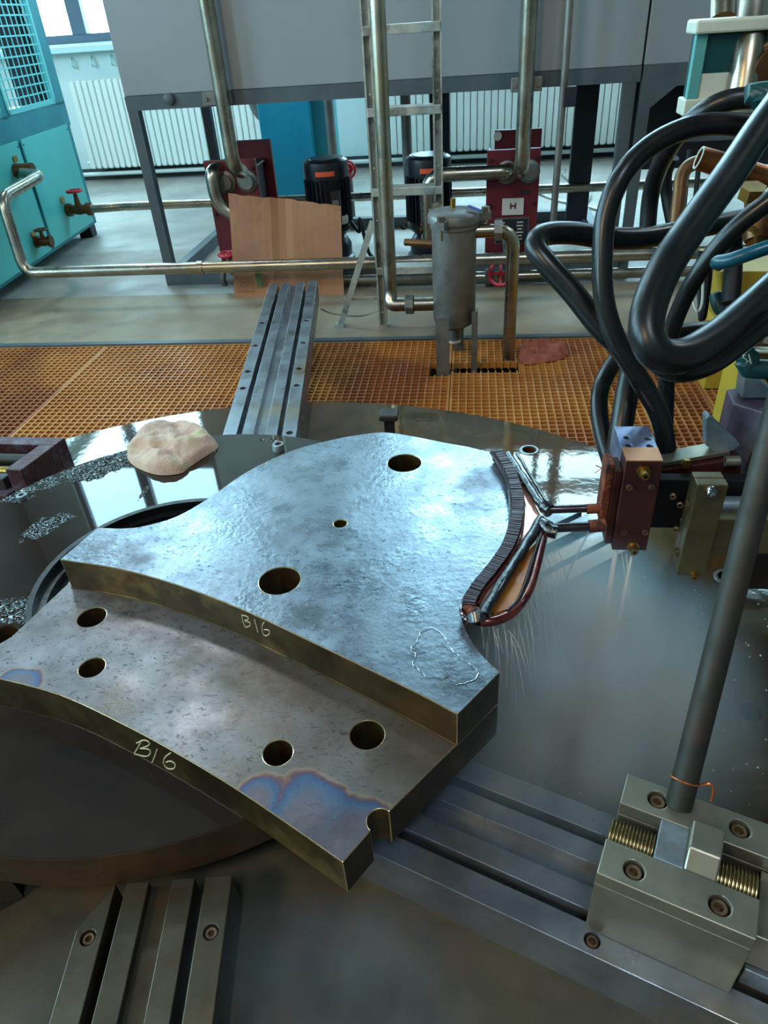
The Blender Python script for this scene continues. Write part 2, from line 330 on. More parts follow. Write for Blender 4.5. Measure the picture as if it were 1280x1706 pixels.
# ------------------------------------------------------------------ mesh helpers
def catmull(pts, sub=8):
    pts = [Vector(p) for p in pts]
    if len(pts) < 3: return pts
    out = []
    q = [2 * pts[0] - pts[1]] + pts + [2 * pts[-1] - pts[-2]]
    for i in range(1, len(q) - 2):
        a, b, c, d = q[i - 1], q[i], q[i + 1], q[i + 2]
        for k in range(sub):
            t = k / sub
            out.append(.5 * ((2 * b) + (c - a) * t + (2 * a - 5 * b + 4 * c - d) * t * t + (3 * b - a - 3 * c + d) * t ** 3))
    out.append(pts[-1]); return out

def fillet(pts, r, seg=6):                       # round the corners of a pipe path
    pts = [Vector(p) for p in pts]; out = [pts[0]]
    for i in range(1, len(pts) - 1):
        a, b, c = pts[i - 1], pts[i], pts[i + 1]
        u, v = (a - b), (c - b); rr = min(r, u.length * .49, v.length * .49)
        p0, p1 = b + u.normalized() * rr, b + v.normalized() * rr
        for k in range(seg + 1):
            t = k / seg; out.append(p0 * (1 - t) ** 2 + b * 2 * t * (1 - t) + p1 * t * t)
    out.append(pts[-1]); return out

class MB:
    def __init__(s): s.V = []; s.F = []; s.S = []
    def add(s, V, F, smooth=False):
        b = len(s.V); s.V += [Vector(v) for v in V]
        for f in F: s.F.append([b + i for i in f]); s.S.append(smooth)
        return s
    def hexa(s, c):                              # eight corners: bottom four counterclockwise, then top four
        return s.add(c, [(3, 2, 1, 0), (4, 5, 6, 7), (0, 1, 5, 4), (1, 2, 6, 5), (2, 3, 7, 6), (3, 0, 4, 7)])
    def box(s, x0, x1, y0, y1, z0, z1):
        return s.hexa([(x0, y0, z0), (x1, y0, z0), (x1, y1, z0), (x0, y1, z0), (x0, y0, z1), (x1, y0, z1), (x1, y1, z1), (x0, y1, z1)])
    def obox(s, fr, u0, u1, v0, v1, z0, z1):     # box in a turned frame fr(u, v, z)
        return s.hexa([fr(u0, v0, z0), fr(u1, v0, z0), fr(u1, v1, z0), fr(u0, v1, z0), fr(u0, v0, z1), fr(u1, v0, z1), fr(u1, v1, z1), fr(u0, v1, z1)])
    def bar(s, a, b, w_, h_, up=(0, 0, 1)):      # rectangular bar from a to b
        a, b = Vector(a), Vector(b); d = (b - a).normalized(); up = Vector(up)
        sd = d.cross(up).normalized() * (w_ / 2); u2 = sd.cross(d).normalized() * (h_ / 2)
        return s.hexa([a - sd - u2, a + sd - u2, b + sd - u2, b - sd - u2, a - sd + u2, a + sd + u2, b + sd + u2, b - sd + u2])
    def prism(s, poly, z0, z1):
        n = len(poly); V = [(p[0], p[1], z0) for p in poly] + [(p[0], p[1], z1) for p in poly]
        return s.add(V, [list(range(n))[::-1], list(range(n, 2 * n))] + [(i, (i + 1) % n, n + (i + 1) % n, n + i) for i in range(n)])
    def tube(s, pts, r, n=12, caps=True, smooth=True):
        pts = [Vector(p) for p in pts]; rs = r if isinstance(r, (list, tuple)) else [r] * len(pts)
        V = []; F = []; up = None
        for i, p in enumerate(pts):
            t = (pts[min(i + 1, len(pts) - 1)] - pts[max(i - 1, 0)]).normalized()
            if up is None:
                up = Vector((0, 0, 1)) if abs(t.z) < .9 else Vector((1, 0, 0))
            up = (up - t * up.dot(t)).normalized(); sd = t.cross(up)
            for k in range(n):
                a = 2 * PI * k / n; V.append(p + (up * math.cos(a) + sd * math.sin(a)) * rs[i])
        for i in range(len(pts) - 1):
            for k in range(n):
                F.append((i * n + k, i * n + (k + 1) % n, (i + 1) * n + (k + 1) % n, (i + 1) * n + k))
        s.add(V, F, smooth)
        if caps:
            b = len(s.V) - len(V); s.F.append([b + k for k in range(n)][::-1]); s.S.append(False)
            s.F.append([b + (len(pts) - 1) * n + k for k in range(n)]); s.S.append(False)
        return s
    def cyl(s, a, b, r, n=16, r2=None): return s.tube([a, b], [r, r if r2 is None else r2], n)
    def lathe(s, prof, c, n=24, axis=(0, 0, 1)):
        ax = Vector(axis).normalized(); ux = (Vector((1, 0, 0)) if abs(ax.x) < .9 else Vector((0, 1, 0))); ux = (ux - ax * ux.dot(ax)).normalized(); uy = ax.cross(ux)
        c = Vector(c); V = []; F = []
        for r, h in prof:
            for k in range(n):
                a = 2 * PI * k / n; V.append(c + ax * h + (ux * math.cos(a) + uy * math.sin(a)) * max(r, 1e-5))
        for i in range(len(prof) - 1):
            for k in range(n): F.append((i * n + k, i * n + (k + 1) % n, (i + 1) * n + (k + 1) % n, (i + 1) * n + k))
        return s.add(V, F, True)
    def torus(s, c, R_, r, axis=(0, 0, 1), n=24, k=8):
        pr = [(R_ + r * math.cos(2 * PI * i / k), r * math.sin(2 * PI * i / k)) for i in range(k + 1)]
        return s.lathe(pr, c, n, axis)
    def plate(s, outer, holes, z0, z1, sides=True):
        bm = bmesh.new(); loops = []; ed = []
        for lp in [outer] + holes:
            vs = [bm.verts.new((p[0], p[1], z1)) for p in lp]; loops.append(vs)
            for i in range(len(vs)): ed.append(bm.edges.new((vs[i], vs[(i + 1) % len(vs)])))
        bmesh.ops.triangle_fill(bm, use_beauty=True, use_dissolve=False, edges=ed)
        bm.verts.index_update(); bm.faces.ensure_lookup_table()
        V = [v.co.copy() for v in bm.verts]; n = len(V); T = []
        for f in bm.faces:
            ix = [v.index for v in f.verts]
            if f.normal.z < 0: ix = ix[::-1]
            T.append(ix)
        V2 = V + [Vector((v.x, v.y, z0)) for v in V]
        F = T + [[n + i for i in t][::-1] for t in T]
        if sides:
            for li, vs in enumerate(loops):
                ix = [v.index for v in vs]
                area_ = sum(V[ix[i]].x * V[ix[(i + 1) % len(ix)]].y - V[ix[(i + 1) % len(ix)]].x * V[ix[i]].y for i in range(len(ix)))
                if (area_ < 0) == (li == 0): ix = ix[::-1]
                for i in range(len(ix)):
                    a, b = ix[i], ix[(i + 1) % len(ix)]; F.append((a + n, b + n, b, a))
        bm.free(); return s.add(V2, F)
    def build(s, name, material, parent=None, origin=None, bevel=0., sharp=35):
        me = bpy.data.meshes.new(name)
        if parent is not None:
            o_ = Vector((0, 0, 0)); q = parent
            while q is not None: o_ += q.location; q = q.parent
        elif origin is not None: o_ = Vector(origin)
        else:
            xs = [v.x for v in s.V]; ys = [v.y for v in s.V]; o_ = Vector(((min(xs) + max(xs)) / 2, (min(ys) + max(ys)) / 2, min(v.z for v in s.V)))
        me.from_pydata([v - o_ for v in s.V], [], s.F); me.update()
        me.polygons.foreach_set('use_smooth', s.S)
        if any(s.S): me.set_sharp_from_angle(angle=math.radians(sharp))
        me.materials.append(MT[material] if isinstance(material, str) else material)
        o = bpy.data.objects.new(name, me); COL.objects.link(o)
        if parent is not None: o.parent = parent
        else: o.location = o_
        if bevel:
            b = o.modifiers.new('bevel', 'BEVEL'); b.width = bevel; b.segments = 2; b.limit_method = 'ANGLE'; b.angle_limit = math.radians(40)
        return o

def tag(o, label=None, cat=None, group=None, kind=None):
    if label: o['label'] = label
    if cat: o['category'] = cat
    if group: o['group'] = group
    if kind: o['kind'] = kind
    return o
def thing(name, label, cat, loc, group=None):
    o = bpy.data.objects.new(name, None); COL.objects.link(o); o.location = Vector(loc); o.empty_display_size = .05
    return tag(o, label, cat, group)
def struct(o): return tag(o, kind='structure')
def copy_obj(o, parent=None, loc=None, rot=None):
    c = o.copy(); COL.objects.link(c)
    if parent is not None: c.parent = parent
    if loc is not None: c.location = loc
    if rot is not None: c.rotation_euler = rot
    return c
def circle(cx, cy, r, n=28, a0=0., a1=2 * PI): return [(cx + r * math.cos(a0 + (a1 - a0) * i / n), cy + r * math.sin(a0 + (a1 - a0) * i / n)) for i in range(n)]
def bolt_mb(c, r, h, axis=(0, 0, 1)):            # socket head cap screw
    b = MB(); ri = r * .52
    b.lathe([(r, 0), (r, h * .85), (r * .9, h), (ri, h)], c, 20, axis)
    b.lathe([(ri, h), (ri * .95, h * .35), (0, h * .35)], c, 6, axis)
    return b
def hexhead(b, c, r, h, axis): return b.lathe([(r, 0), (r, h), (0, h)], c, 6, axis)
#@@STRUCT
# ------------------------------------------------------------------ the room
CX, CY, R_TAB = -.63, .96, 1.75
struct(MB().box(-8, 7.5, 4.03, WALL_Y, -.5, 0).build('floor', 'concrete'))
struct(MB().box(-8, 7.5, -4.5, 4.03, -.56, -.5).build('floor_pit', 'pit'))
struct(MB().box(-8, -3.9, -4.5, 4.03, -.5, 0).build('floor_side', 'concrete'))
struct(MB().box(3.2, 7.5, -4.5, 4.03, -.5, 0).build('floor_side', 'concrete'))
struct(MB().box(-3.9, 3.2, 4.0, 4.045, -.12, .012).build('trim_1', 'tankframe'))
struct(MB().box(-4.2, 3.2, 4.046, 4.95, -.01, .004).build('trim_2', 'concrete_tan'))
def wall_with_openings(name, m, horizontal, at, th, a0, a1, ops, z0, z1, oz0, oz1):
    b = MB(); cur = a0
    def bx(p, q, zz0, zz1):
        if horizontal: b.box(p, q, at, at + th, zz0, zz1)
        else: b.box(at, at + th, p, q, zz0, zz1)
    for p, q in ops:
        bx(cur, p, z0, z1); bx(p, q, z0, oz0); bx(p, q, oz1, z1); cur = q
    bx(cur, a1, z0, z1)
    return struct(b.build(name, m))
wall_with_openings('wall_back', 'wall', True, WALL_Y, .25, -8, 7.5, WIN, -.5, 8.2, WZ0, WZ1)
wall_with_openings('wall_left', 'hallwall', False, -8.25, .25, -4.5, WALL_Y + .25, SIDE, -.5, 8.2, 2.0, 6.0)
struct(MB().box(7.5, 7.7, -4.5, WALL_Y + .25, -.5, 8.2).build('wall_right', 'hallwall'))
struct(MB().box(-8.25, 7.7, -4.7, -4.5, -.5, 8.2).build('wall_front', 'hallwall'))
struct(MB().box(-8.25, 7.7, -4.7, WALL_Y + .25, 8.2, 8.35).build('ceiling', 'ceiling'))
struct(MB().box(-8, 7.5, WALL_Y - .03, WALL_Y, 0, .13).build('baseboard_back', 'dark_base'))

def window(i, a, b, y, z0, z1, mull, bars, sill=True):
    root = bpy.data.objects.new('window_%d' % i, None); COL.objects.link(root); root.location = ((a + b) / 2, y, z0); struct(root)
    f = MB()
    f.box(a, b, y + .05, y + .13, z0, z0 + .09); f.box(a, b, y + .05, y + .13, z1 - .09, z1)
    f.box(a, a + .09, y + .05, y + .13, z0, z1); f.box(b - .09, b, y + .05, y + .13, z0, z1)
    f.build('frame', 'wframe', root)
    for k, x in enumerate(mull):
        x, za, zb = x if isinstance(x, tuple) else (x, z0, z1)
        MB().box(x - .09, x + .09, y + .04, y + .14, za + .09, zb - .09).build('mullion', 'wframe', root)
    for z in bars: MB().box(a + .09, b - .09, y + .045, y + .135, z - .1, z + .1).build('crossbar', 'wframe', root)
    MB().box(a + .05, b - .05, y + .085, y + .091, z0 + .05, z1 - .05).build('pane', 'glass', root)
    if sill: MB().box(a - .1, b + .1, y - .16, y + .04, z0 - .09, z0 - .02).build('sill', 'sill', root, bevel=.01)
window(1, *WIN[0], WALL_Y, WZ0, WZ1, [(-5.6, WZ0, WZ1), (-4.70, WZ0, 3.3)], [5.35, 3.3])
window(2, *WIN[1], WALL_Y, WZ0, WZ1, [0.03, 1.36], [5.37, 3.3])
window(3, *WIN[2], WALL_Y, WZ0, WZ1, [5.3, 6.0], [5.37, 3.3])

# radiators: each column a part
def radiator(x0, n, label):
    pitch = .0795; z0, z1, y = .16, 1.13, WALL_Y - .20
    root = thing('column_radiator', label, 'radiator', (x0 + n * pitch / 2, y, 0), 'radiators along the rear wall')
    b = MB(); w_ = .036
    pr = [(-w_, z0 + .03), (-w_ * .7, z0 + .005), (0, z0), (w_ * .7, z0 + .005), (w_, z0 + .03), (w_, z1 - .03), (w_ * .7, z1 - .006), (0, z1), (-w_ * .7, z1 - .006), (-w_, z1 - .03)]
    X = x0 + pitch / 2; k = len(pr)
    V = [(X + p[0], y - .05, p[1]) for p in pr] + [(X + p[0] * .75, y - .065, z0 + .012 if j in (1, 2, 3) else (z1 - .012 if j in (6, 7, 8) else p[1])) for j, p in enumerate(pr)] + [(X + p[0], y + .05, p[1]) for p in pr]
    F = [tuple(range(k, 2 * k))] + [(i, (i + 1) % k, k + (i + 1) % k, k + i) for i in range(k)] + [(2 * k + i, 2 * k + (i + 1) % k, (i + 1) % k, i) for i in range(k)] + [tuple(range(2 * k, 3 * k))[::-1]]
    b.add(V, F); sec = b.build('radiator_column', 'rad', root)
    for i in range(1, n): copy_obj(sec, root, (i * pitch, 0, 0))
    MB().cyl((x0 - .05, y, z0 + .07), (x0 + n * pitch + .05, y, z0 + .07), .02, 8).build('header_pipe', 'rad', root)
    return root
radiator(-4.86, 33, 'white column radiator below the window beside the turquoise cabinet')
radiator(-.98, 42, 'long white column radiator seen behind the ladder and grey tank legs')
b = MB().cyl((-5.2, WALL_Y - .16, .09), (4.5, WALL_Y - .16, .09), .025, 8)
tag(b.build('heating_pipe', 'rad'), 'white heating pipe running low along the rear wall under the radiators', 'pipe')
for k, xx in enumerate((-4.85, -4.6, -4.35)):
    b = MB().tube([(xx, WALL_Y, 1.36), (xx, WALL_Y - .05, 1.34), (xx, WALL_Y - .06, 1.28), (xx, WALL_Y - .02, 1.26)], .012, 6)
    tag(b.build('wall_hook', 'sill'), ['small painted wall hook under the window sill, nearest the turquoise cabinet', 'small painted wall hook under the window sill, middle one of three', 'small painted wall hook under the window sill, nearest the grey tank'][k], 'hook', 'hooks under the window')

# grating panels
CELL = .0385
HOLES = [(-.215, -.095, 3.52, 3.665), (-.095, .262, 3.565, 3.665)]
def grating(x0, x1, y0, y1, label):
    b = MB(); t = .0032; rr = R_TAB + .012
    def cut(lo, hi, cuts):
        seg = [(lo, hi)]
        for c0, c1 in cuts:
            seg = [s for a, e in seg for s in ((a, min(e, c0)), (max(a, c1), e)) if s[1] - s[0] > .004]
        return seg
    nx = max(2, int(round((x1 - x0) / CELL))); ny = max(2, int(round((y1 - y0) / CELL)))
    for i in range(nx + 1):
        x = x0 + (x1 - x0) * i / nx; cuts = [(h[2], h[3]) for h in HOLES if h[0] < x < h[1]]
        if abs(x - CX) < rr: cuts.append((-9, CY + math.sqrt(rr * rr - (x - CX) ** 2)))
        ww = t * (1.9 if i in (0, nx) else 1)
        for a, e in cut(y0, y1, cuts): b.box(x - ww, x + ww, a, e, -.038, 0)
    for j in range(ny + 1):
        y = y0 + (y1 - y0) * j / ny; cuts = [(h[0], h[1]) for h in HOLES if h[2] < y < h[3]]
        if abs(y - CY) < rr:
            d = math.sqrt(rr * rr - (y - CY) ** 2); cuts.append((CX - d, CX + d))
        ww = t * (1.7 if j in (0, ny) else 1)
        for a, e in cut(x0, x1, cuts): b.box(a, e, y - ww, y + ww, -.0381, -.0003)
    return tag(b.build('floor_grating', 'grate'), label, 'grating', 'orange floor gratings')
grating(-3.85, -2.252, 1.0, 3.995, 'orange fibreglass floor grating panel lying left of the long diagonal seam')
grating(-2.236, -.108, 1.0, 3.995, 'orange fibreglass floor grating panel crossed by the grooved rail')
grating(-.092, 1.122, 1.0, 3.995, 'orange fibreglass floor grating panel under the red rag')
grating(1.138, 2.4, 1.0, 3.995, 'orange fibreglass floor grating panel around the yellow column')
b = MB()
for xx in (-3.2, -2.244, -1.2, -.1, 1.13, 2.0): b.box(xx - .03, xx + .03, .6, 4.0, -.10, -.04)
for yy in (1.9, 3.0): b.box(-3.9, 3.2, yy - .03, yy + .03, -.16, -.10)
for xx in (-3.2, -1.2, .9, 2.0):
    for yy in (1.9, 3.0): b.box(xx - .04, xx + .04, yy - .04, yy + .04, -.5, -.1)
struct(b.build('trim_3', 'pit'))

# ------------------------------------------------------------------ the grey tank on its steel frame
TX0, TX1, TY0, TY1, TZ = -2.285, 1.02, 5.2, 6.75, 1.24
def frame_tank():
    root = thing('storage_tank', 'large grey steel tank on a dark frame in front of the radiators', 'tank', ((TX0 + TX1) / 2, TY0, 0))
    MB().box(TX0, TX1 - .006, TY0, TY1, TZ, 1.98).build('tank_body', 'tank', root, bevel=.006)
    MB().box(TX0, TX1 - .006, TY0 - .004, TY1, TZ - .085, TZ - .001).build('bottom_beam', 'tankframe', root)
    for x, y, ww in ((TX0, TY0, .07), (TX0, TY1 - .07, .07), (.78, TY1 - .4, .17), (TX1 - .1, TY0, .075), (-.35, TY1 - .1, .16)):
        MB().box(x, x + ww, y, y + .07, .09, TZ - .085).build('leg', 'tankframe' if y == TY0 else 'darkframe', root)
    b = MB()
    b.box(TX0, TX1, TY0 - .02, TY0 + .06, 0, .09); b.box(TX0, TX1, TY1 - .08, TY1, 0, .09)
    b.box(TX0, TX0 + .07, TY0 + .06, TY1 - .08, 0, .09); b.box(TX1 - .07, TX1, TY0 + .06, TY1 - .08, 0, .09)
    b.build('base_channel', 'tankframe', root)
    for cxp, cyp in ((365, 163), (877, 140)):
        q = Q(cxp, cyp, TY0 - .01)
        MB().box(q.x - .095, q.x + .095, TY0 - .06, TY0 - .005, q.z - .038, q.z + .04).build('pipe_bracket', 'stain_dull', root, bevel=.004)
        for s in (-.072, .072):
            hexhead(MB(), (q.x + s, TY0 - .06, q.z), .013, .012, (0, -1, 0)).build('bracket_bolt', 'stain_dull', root)
    q = Q(283, 165, TY0)
    MB().lathe([(.035, 0), (.035, .02), (.02, .03), (0, .03)], (q.x, TY0 - .004, q.z), 12, (0, -1, 0)).build('frame_stud', 'tankframe', root)
frame_tank()
def side_cabinet():
    x0 = TX1 + .006
    root = thing('machine_cabinet', 'grey sheet-metal cabinet with a chamfered dark opening right of the tank', 'cabinet', (x0 + .9, TY0, 0))
    MB().box(x0, x0 + 1.9, TY0, TY1, TZ, 1.98).build('upper_body', 'tank', root, bevel=.006)
    q0, q1, q2 = Q(1078, 345, TY0), Q(1083, 180, TY0), Q(1128, 143, TY0)
    x1 = x0 + 1.9
    b = MB()
    # front skirt with the opening
    V = [(x0, TZ), (x1, TZ), (x1, q2.z), (q2.x, q2.z), (q1.x, q1.z), (q1.x, 0.), (x0, 0.)]
    b.add([(p[0], TY0, p[1]) for p in V] + [(p[0], TY0 + .04, p[1]) for p in V], [(0, 6, 5, 4, 3, 2, 1), (7, 8, 9, 10, 11, 12, 13)] + [(i, (i + 1) % 7, 7 + (i + 1) % 7, 7 + i) for i in range(7)])
    b.build('front_skirt', 'tankframe', root)
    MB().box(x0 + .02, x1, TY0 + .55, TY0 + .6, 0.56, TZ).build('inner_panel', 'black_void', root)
    MB().box(q1.x + .1, x1, TY0 + .2, TY0 + .24, .78, .81).build('inner_rail', 'tankframe', root)
side_cabinet()

# turquoise box and pipes behind the tank
a0, a1 = Q(442, 300, 7.6), Q(520, 300, 7.6)
root = thing('turquoise_column', 'turquoise painted sheet-metal column standing behind the tank by the wall', 'column', ((a0.x + a1.x) / 2, 7.6, 0))
MB().box(a0.x + .02, a1.x + .05, 7.6, 8.3, 0, 1.9).build('column_body', 'cyanbox', root, bevel=.01)
MB().box(a1.x + .05, a1.x + .19, 7.68, 8.3, 0, 1.9).build('side_panel', 'teal_dark', root)
def pipe_thing(name, pts, r, label, material='stainless', cat='pipe', n=14, fr=.0, group=None, bands=()):
    p = fillet(pts, fr) if fr else [Vector(q) for q in pts]
    o = MB().tube(p, r, n).build(name, material); tag(o, label, cat, group)
    for q in bands:
        MB().cyl(Vector(q[0]), Vector(q[1]), r * 1.18, n).build('weld_band' if len(q) < 3 else q[2], material, o)
    return o
p = Q(428, 185, 8.4); pipe_thing('downpipe', [(p.x, 8.4, 1.9), (p.x, 8.4, .86), (p.x + .18, 8.55, .62)], .085, 'grey bent downpipe left of the turquoise column', 'stain_dull', fr=.1)
p = Q(550, 200, 7.4); pipe_thing('steel_standpipe', [(p.x, 7.4, 1.9), (p.x, 7.4, .1)], .045, 'vertical brownish pipe right of the turquoise column', 'stain_dull')
p = Q(677, 210, 6.3); pipe_thing('steel_standpipe', [(p.x, 6.3, 1.24), (p.x, 6.3, .62), (p.x + .02, 6.2, .35), (p.x + .1, 6.1, .25)], .04, 'vertical grey pipe seen through the ladder behind the motors', 'stain_dull', fr=.1)

# ------------------------------------------------------------------ turquoise chiller cabinet (left)
def chiller():
    A = P(30, 487, 0); Bk = P(168, 388, 0)          # front bottom corner (near), rear corner of the visible face
    A.z = Bk.z = 0
    A = A + Vector((0.02, 0, 0))
    dirv = (Bk - A).normalized(); nrm = Vector((dirv.y, -dirv.x, 0)); L_ = (Bk - A).length
    def fr(u, v, z): return A + dirv * u + nrm * v + Vector((0, 0, z))     # v outwards
    root = thing('chiller_cabinet', 'turquoise chiller cabinet with wire mesh windows and two lower doors', 'cabinet', A)
    H0, H1, HT = .10, .80, 1.98
    U0 = -.62
    MB().obox(fr, U0, L_, -.9, -.012, H0, 1.10).build('lower_body', 'teal_dark', root)
    # frame of the upper, open half
    cols = [(U0, U0 + .06), (L_ * .36 - .05, L_ * .36 + .05), (L_ - .19, L_)]
    b = MB()
    for a, e in cols: b.obox(fr, a, e, -.06, 0, 1.10, HT)
    b.obox(fr, U0, L_, -.06, 0, .93, 1.12); b.obox(fr, U0, L_, -.06, 0, HT - .1, HT)
    b.build('frame', 'teal_dark', root)
    MB().obox(fr, L_ - .06, L_, -.9, -.84, 1.10, HT).build('rear_post', 'teal_dark', root)
    MB().obox(fr, U0, L_ , -.9, -.87, HT - .12, HT).build('top_rail', 'teal_dark', root)
    # lower doors
    g = L_ * .40
    for a, e in ((U0 + .1, g - .02), (g + .04, L_ - .10)):
        d = MB().obox(fr, a, e, -.01, .006, H0 + .03, .95).build('door', 'teal', root, bevel=.003)
        for uu, zz in ((a + .02, .91), (a + .02, .18), (e - .02, .91), (e - .02, .18)):
            MB().lathe([(.007, 0), (.005, .004), (0, .005)], fr(uu, .006, zz), 8, nrm).build('door_screw', 'dark_steel', d)
    # wire mesh windows
    for a, e in ((U0 + .06, L_ * .36 - .05), (L_ * .36 + .05, L_ - .19)):
        fb = MB()
        for p_ in ((a, a + .035, 1.12, HT - .1), (e - .035, e, 1.12, HT - .1), (a, e, 1.12, 1.155), (a, e, HT - .135, HT - .1)):
            fb.obox(fr, p_[0], p_[1], -.02, .008, p_[2], p_[3])
        fo = fb.build('mesh_frame', 'teal_fr', root)
        wb = MB(); s = .088; k = a + s
        while k < e: wb.obox(fr, k - .0065, k + .0065, -.006, .0, 1.15, HT - .13); k += s
        z = 1.15 + .066
        while z < HT - .13: wb.obox(fr, a, e, -.003, .004, z - .0055, z + .0055); z += .066
        tag(wb.build('wire_mesh', 'teal_fr', fo), kind='stuff')
    # dark fan shroud inside the near mesh window
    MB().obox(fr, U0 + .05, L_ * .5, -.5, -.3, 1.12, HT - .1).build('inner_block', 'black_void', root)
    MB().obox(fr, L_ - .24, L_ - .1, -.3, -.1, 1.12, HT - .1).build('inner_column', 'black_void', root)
    for u_ in (U0 + .05, L_ - .16):
        MB().obox(fr, u_, u_ + .12, -.14, -.02, 0, H0).build('foot', 'darkframe', root)
        MB().obox(fr, u_, u_ + .12, -.85, -.73, 0, H0).build('foot', 'darkframe', root)
    MB().obox(fr, U0 - .14, U0, -.5, .02, 0.10, .42).build('end_panel', 'teal', root)
    MB().obox(fr, U0 - .12, U0 - .02, -.3, -.0, 0., .10).build('foot', 'darkframe', root)
    return fr, nrm, dirv, L_
cfr, cn, cdv, cL = chiller()
def on_cab(px, py):                              # a point of the cabinet's front face
    v = ray(px, py); A = cfr(0, .008, 0); t = (A - CAM).dot(cn) / v.dot(cn); return CAM + v * t
def valve(loc, axis, label, r=.022, stem=.10, wheel=.045, wm='redvalve', body='brownpipe', length=.12, grp=None, up=(0, 0, 1)):
    axis = Vector(axis).normalized(); up = Vector(up); loc = Vector(loc)
    root = thing('gate_valve', label, 'valve', loc, grp)
    MB().lathe([(0, 0), (r * 1.5, 0), (r * 1.5, length * .18), (r, length * .2), (r * 1.25, length * .5), (r, length * .8), (r * 1.5, length * .82), (r * 1.5, length), (r * .8, length), (0, length)], loc, 14, axis).build('valve_body', body, root)
    c = loc + axis * length * .5
    MB().tube([c, c + up * stem], [r * .9, r * .35], 10).build('stem', body, root)
    wb = MB(); wc = c + up * stem; wb.torus(wc, wheel, wheel * .17, up, 18, 6)
    s1 = up.cross(axis).normalized()
    for d in (s1, axis): wb.bar(wc - d * wheel, wc + d * wheel, wheel * .22, wheel * .15, up)
    wb.build('handwheel', wm, root)
    return root
q1 = on_cab(112, 350)
valve(q1, cn, 'brass gate valve with red handwheel on the turquoise cabinet door', r=.036, stem=.15, wheel=.062, length=.22)
q2 = on_cab(60, 403)
valve(q2, cn, 'small bronze drain valve low on the turquoise cabinet', r=.03, stem=.09, wheel=.045, wm='brownpipe', length=.13)
for px, py, lab in ((26, 267, 'above the upper pipe inlet'), (104, 335, 'above the red valve'), (56, 392, 'above the drain valve')):
    q = on_cab(px, py)
    tag(MB().obox(lambda u, v, z: q + cdv * u + cn * v + Vector((0, 0, z)), -.035, .035, -.002, .004, -.014, .03).build('tag_plate', 'brass'), 'small yellow tag stuck on the turquoise cabinet ' + lab, 'tag')
# far pipe run: from the valve to the right behind everything
qa = q1 + cn * .22
far_y = 6.35
pf = Q(210, 346, far_y)
qb = Vector((pf.x, far_y, qa.z))
pipe_thing('stainless_pipe', [qa, qa + cn * .12, (qb.x - .05, far_y, qa.z), (Q(345, 345, far_y).x, far_y, qa.z), (2.4, far_y, qa.z)], .036,
           'bright stainless pipe from the red cabinet valve passing behind the tank leg', fr=.06)
# near pipe run with the tall elbow at the left
q3 = on_cab(28, 285)
p_near = Vector((Q(45, 452, 4.72).x, 4.72, Q(200, 450, 4.72).z))
top = on_cab(30, 288)
c1 = D(68, 292, 5.15); c2 = D(2, 330, 4.75); c3 = Vector((p_near.x - .02, 4.72, p_near.z))
pipe_thing('stainless_pipe', [top, c1, c2, c3, (1.75, 4.72, p_near.z)], .038, 'stainless pipe bending up from the floor run to the turquoise cabinet', fr=.09,
           bands=[(Vector((Q(335, 448, 4.72).x - .02, 4.72, p_near.z)), Vector((Q(335, 448, 4.72).x + .02, 4.72, p_near.z)), 'union_ring')])
MB_ = MB().cyl(on_cab(26, 285), on_cab(26, 285) + cn * .14, .052, 14); tag(MB_.build('pipe_coupling', 'brownpipe'), 'bronze coupling on the turquoise cabinet at the upper pipe inlet', 'coupling')
# lower run
lz = P(640, 478, .06).z
pipe_thing('stainless_pipe', [(-1.65, 5.02, .05), (2.1, 5.02, .05)], .036, 'lower stainless pipe lying on the floor behind the cardboard', 'stainless')
pipe_thing('stainless_pipe', [(Q(575, 465, 5.1).x, 5.12, .16), (2.2, 5.12, .16)], .020, 'thin stainless pipe above the lower floor pipe', 'stain_dull')
# downpipes in front of the tank
def on_front(px, py, y): return Q(px, py, y)
for (pa, pb, rr_, lab, zt) in (((345, 0), (368, 150), .048, 'stainless riser clamped to the tank above the first red heat exchanger', None),
                           ((885, 0), (877, 130), .048, 'stainless riser clamped to the tank above the second red heat exchanger', None)):
    y = TY0 - .075; x = Q(*pb, y).x; e = Q(385 if pa[0] < 500 else 873, 285, y)
    pipe_thing('stainless_riser', [(x, y, 2.4), (x, y, e.z + .03), (x, y + .16, e.z - .03)], rr_, lab, fr=.08)
y = 5.0; pipe_thing('steel_rod', [(Q(948, 0, y).x, y, 2.2), (Q(946, 60, y).x, y, 1.3), (Q(921, 380, y).x, y, Q(921, 380, y).z)], .022, 'thin grey vertical pipe right of the second heat exchanger', 'stain_dull')
q = Q(945, 168, y); tag(MB().box(q.x - .02, q.x + .05, y - .03, y + .03, q.z - .03, q.z + .07).build('pipe_clip', 'darkframe'), 'dark clip on the thin grey vertical pipe', 'clip')

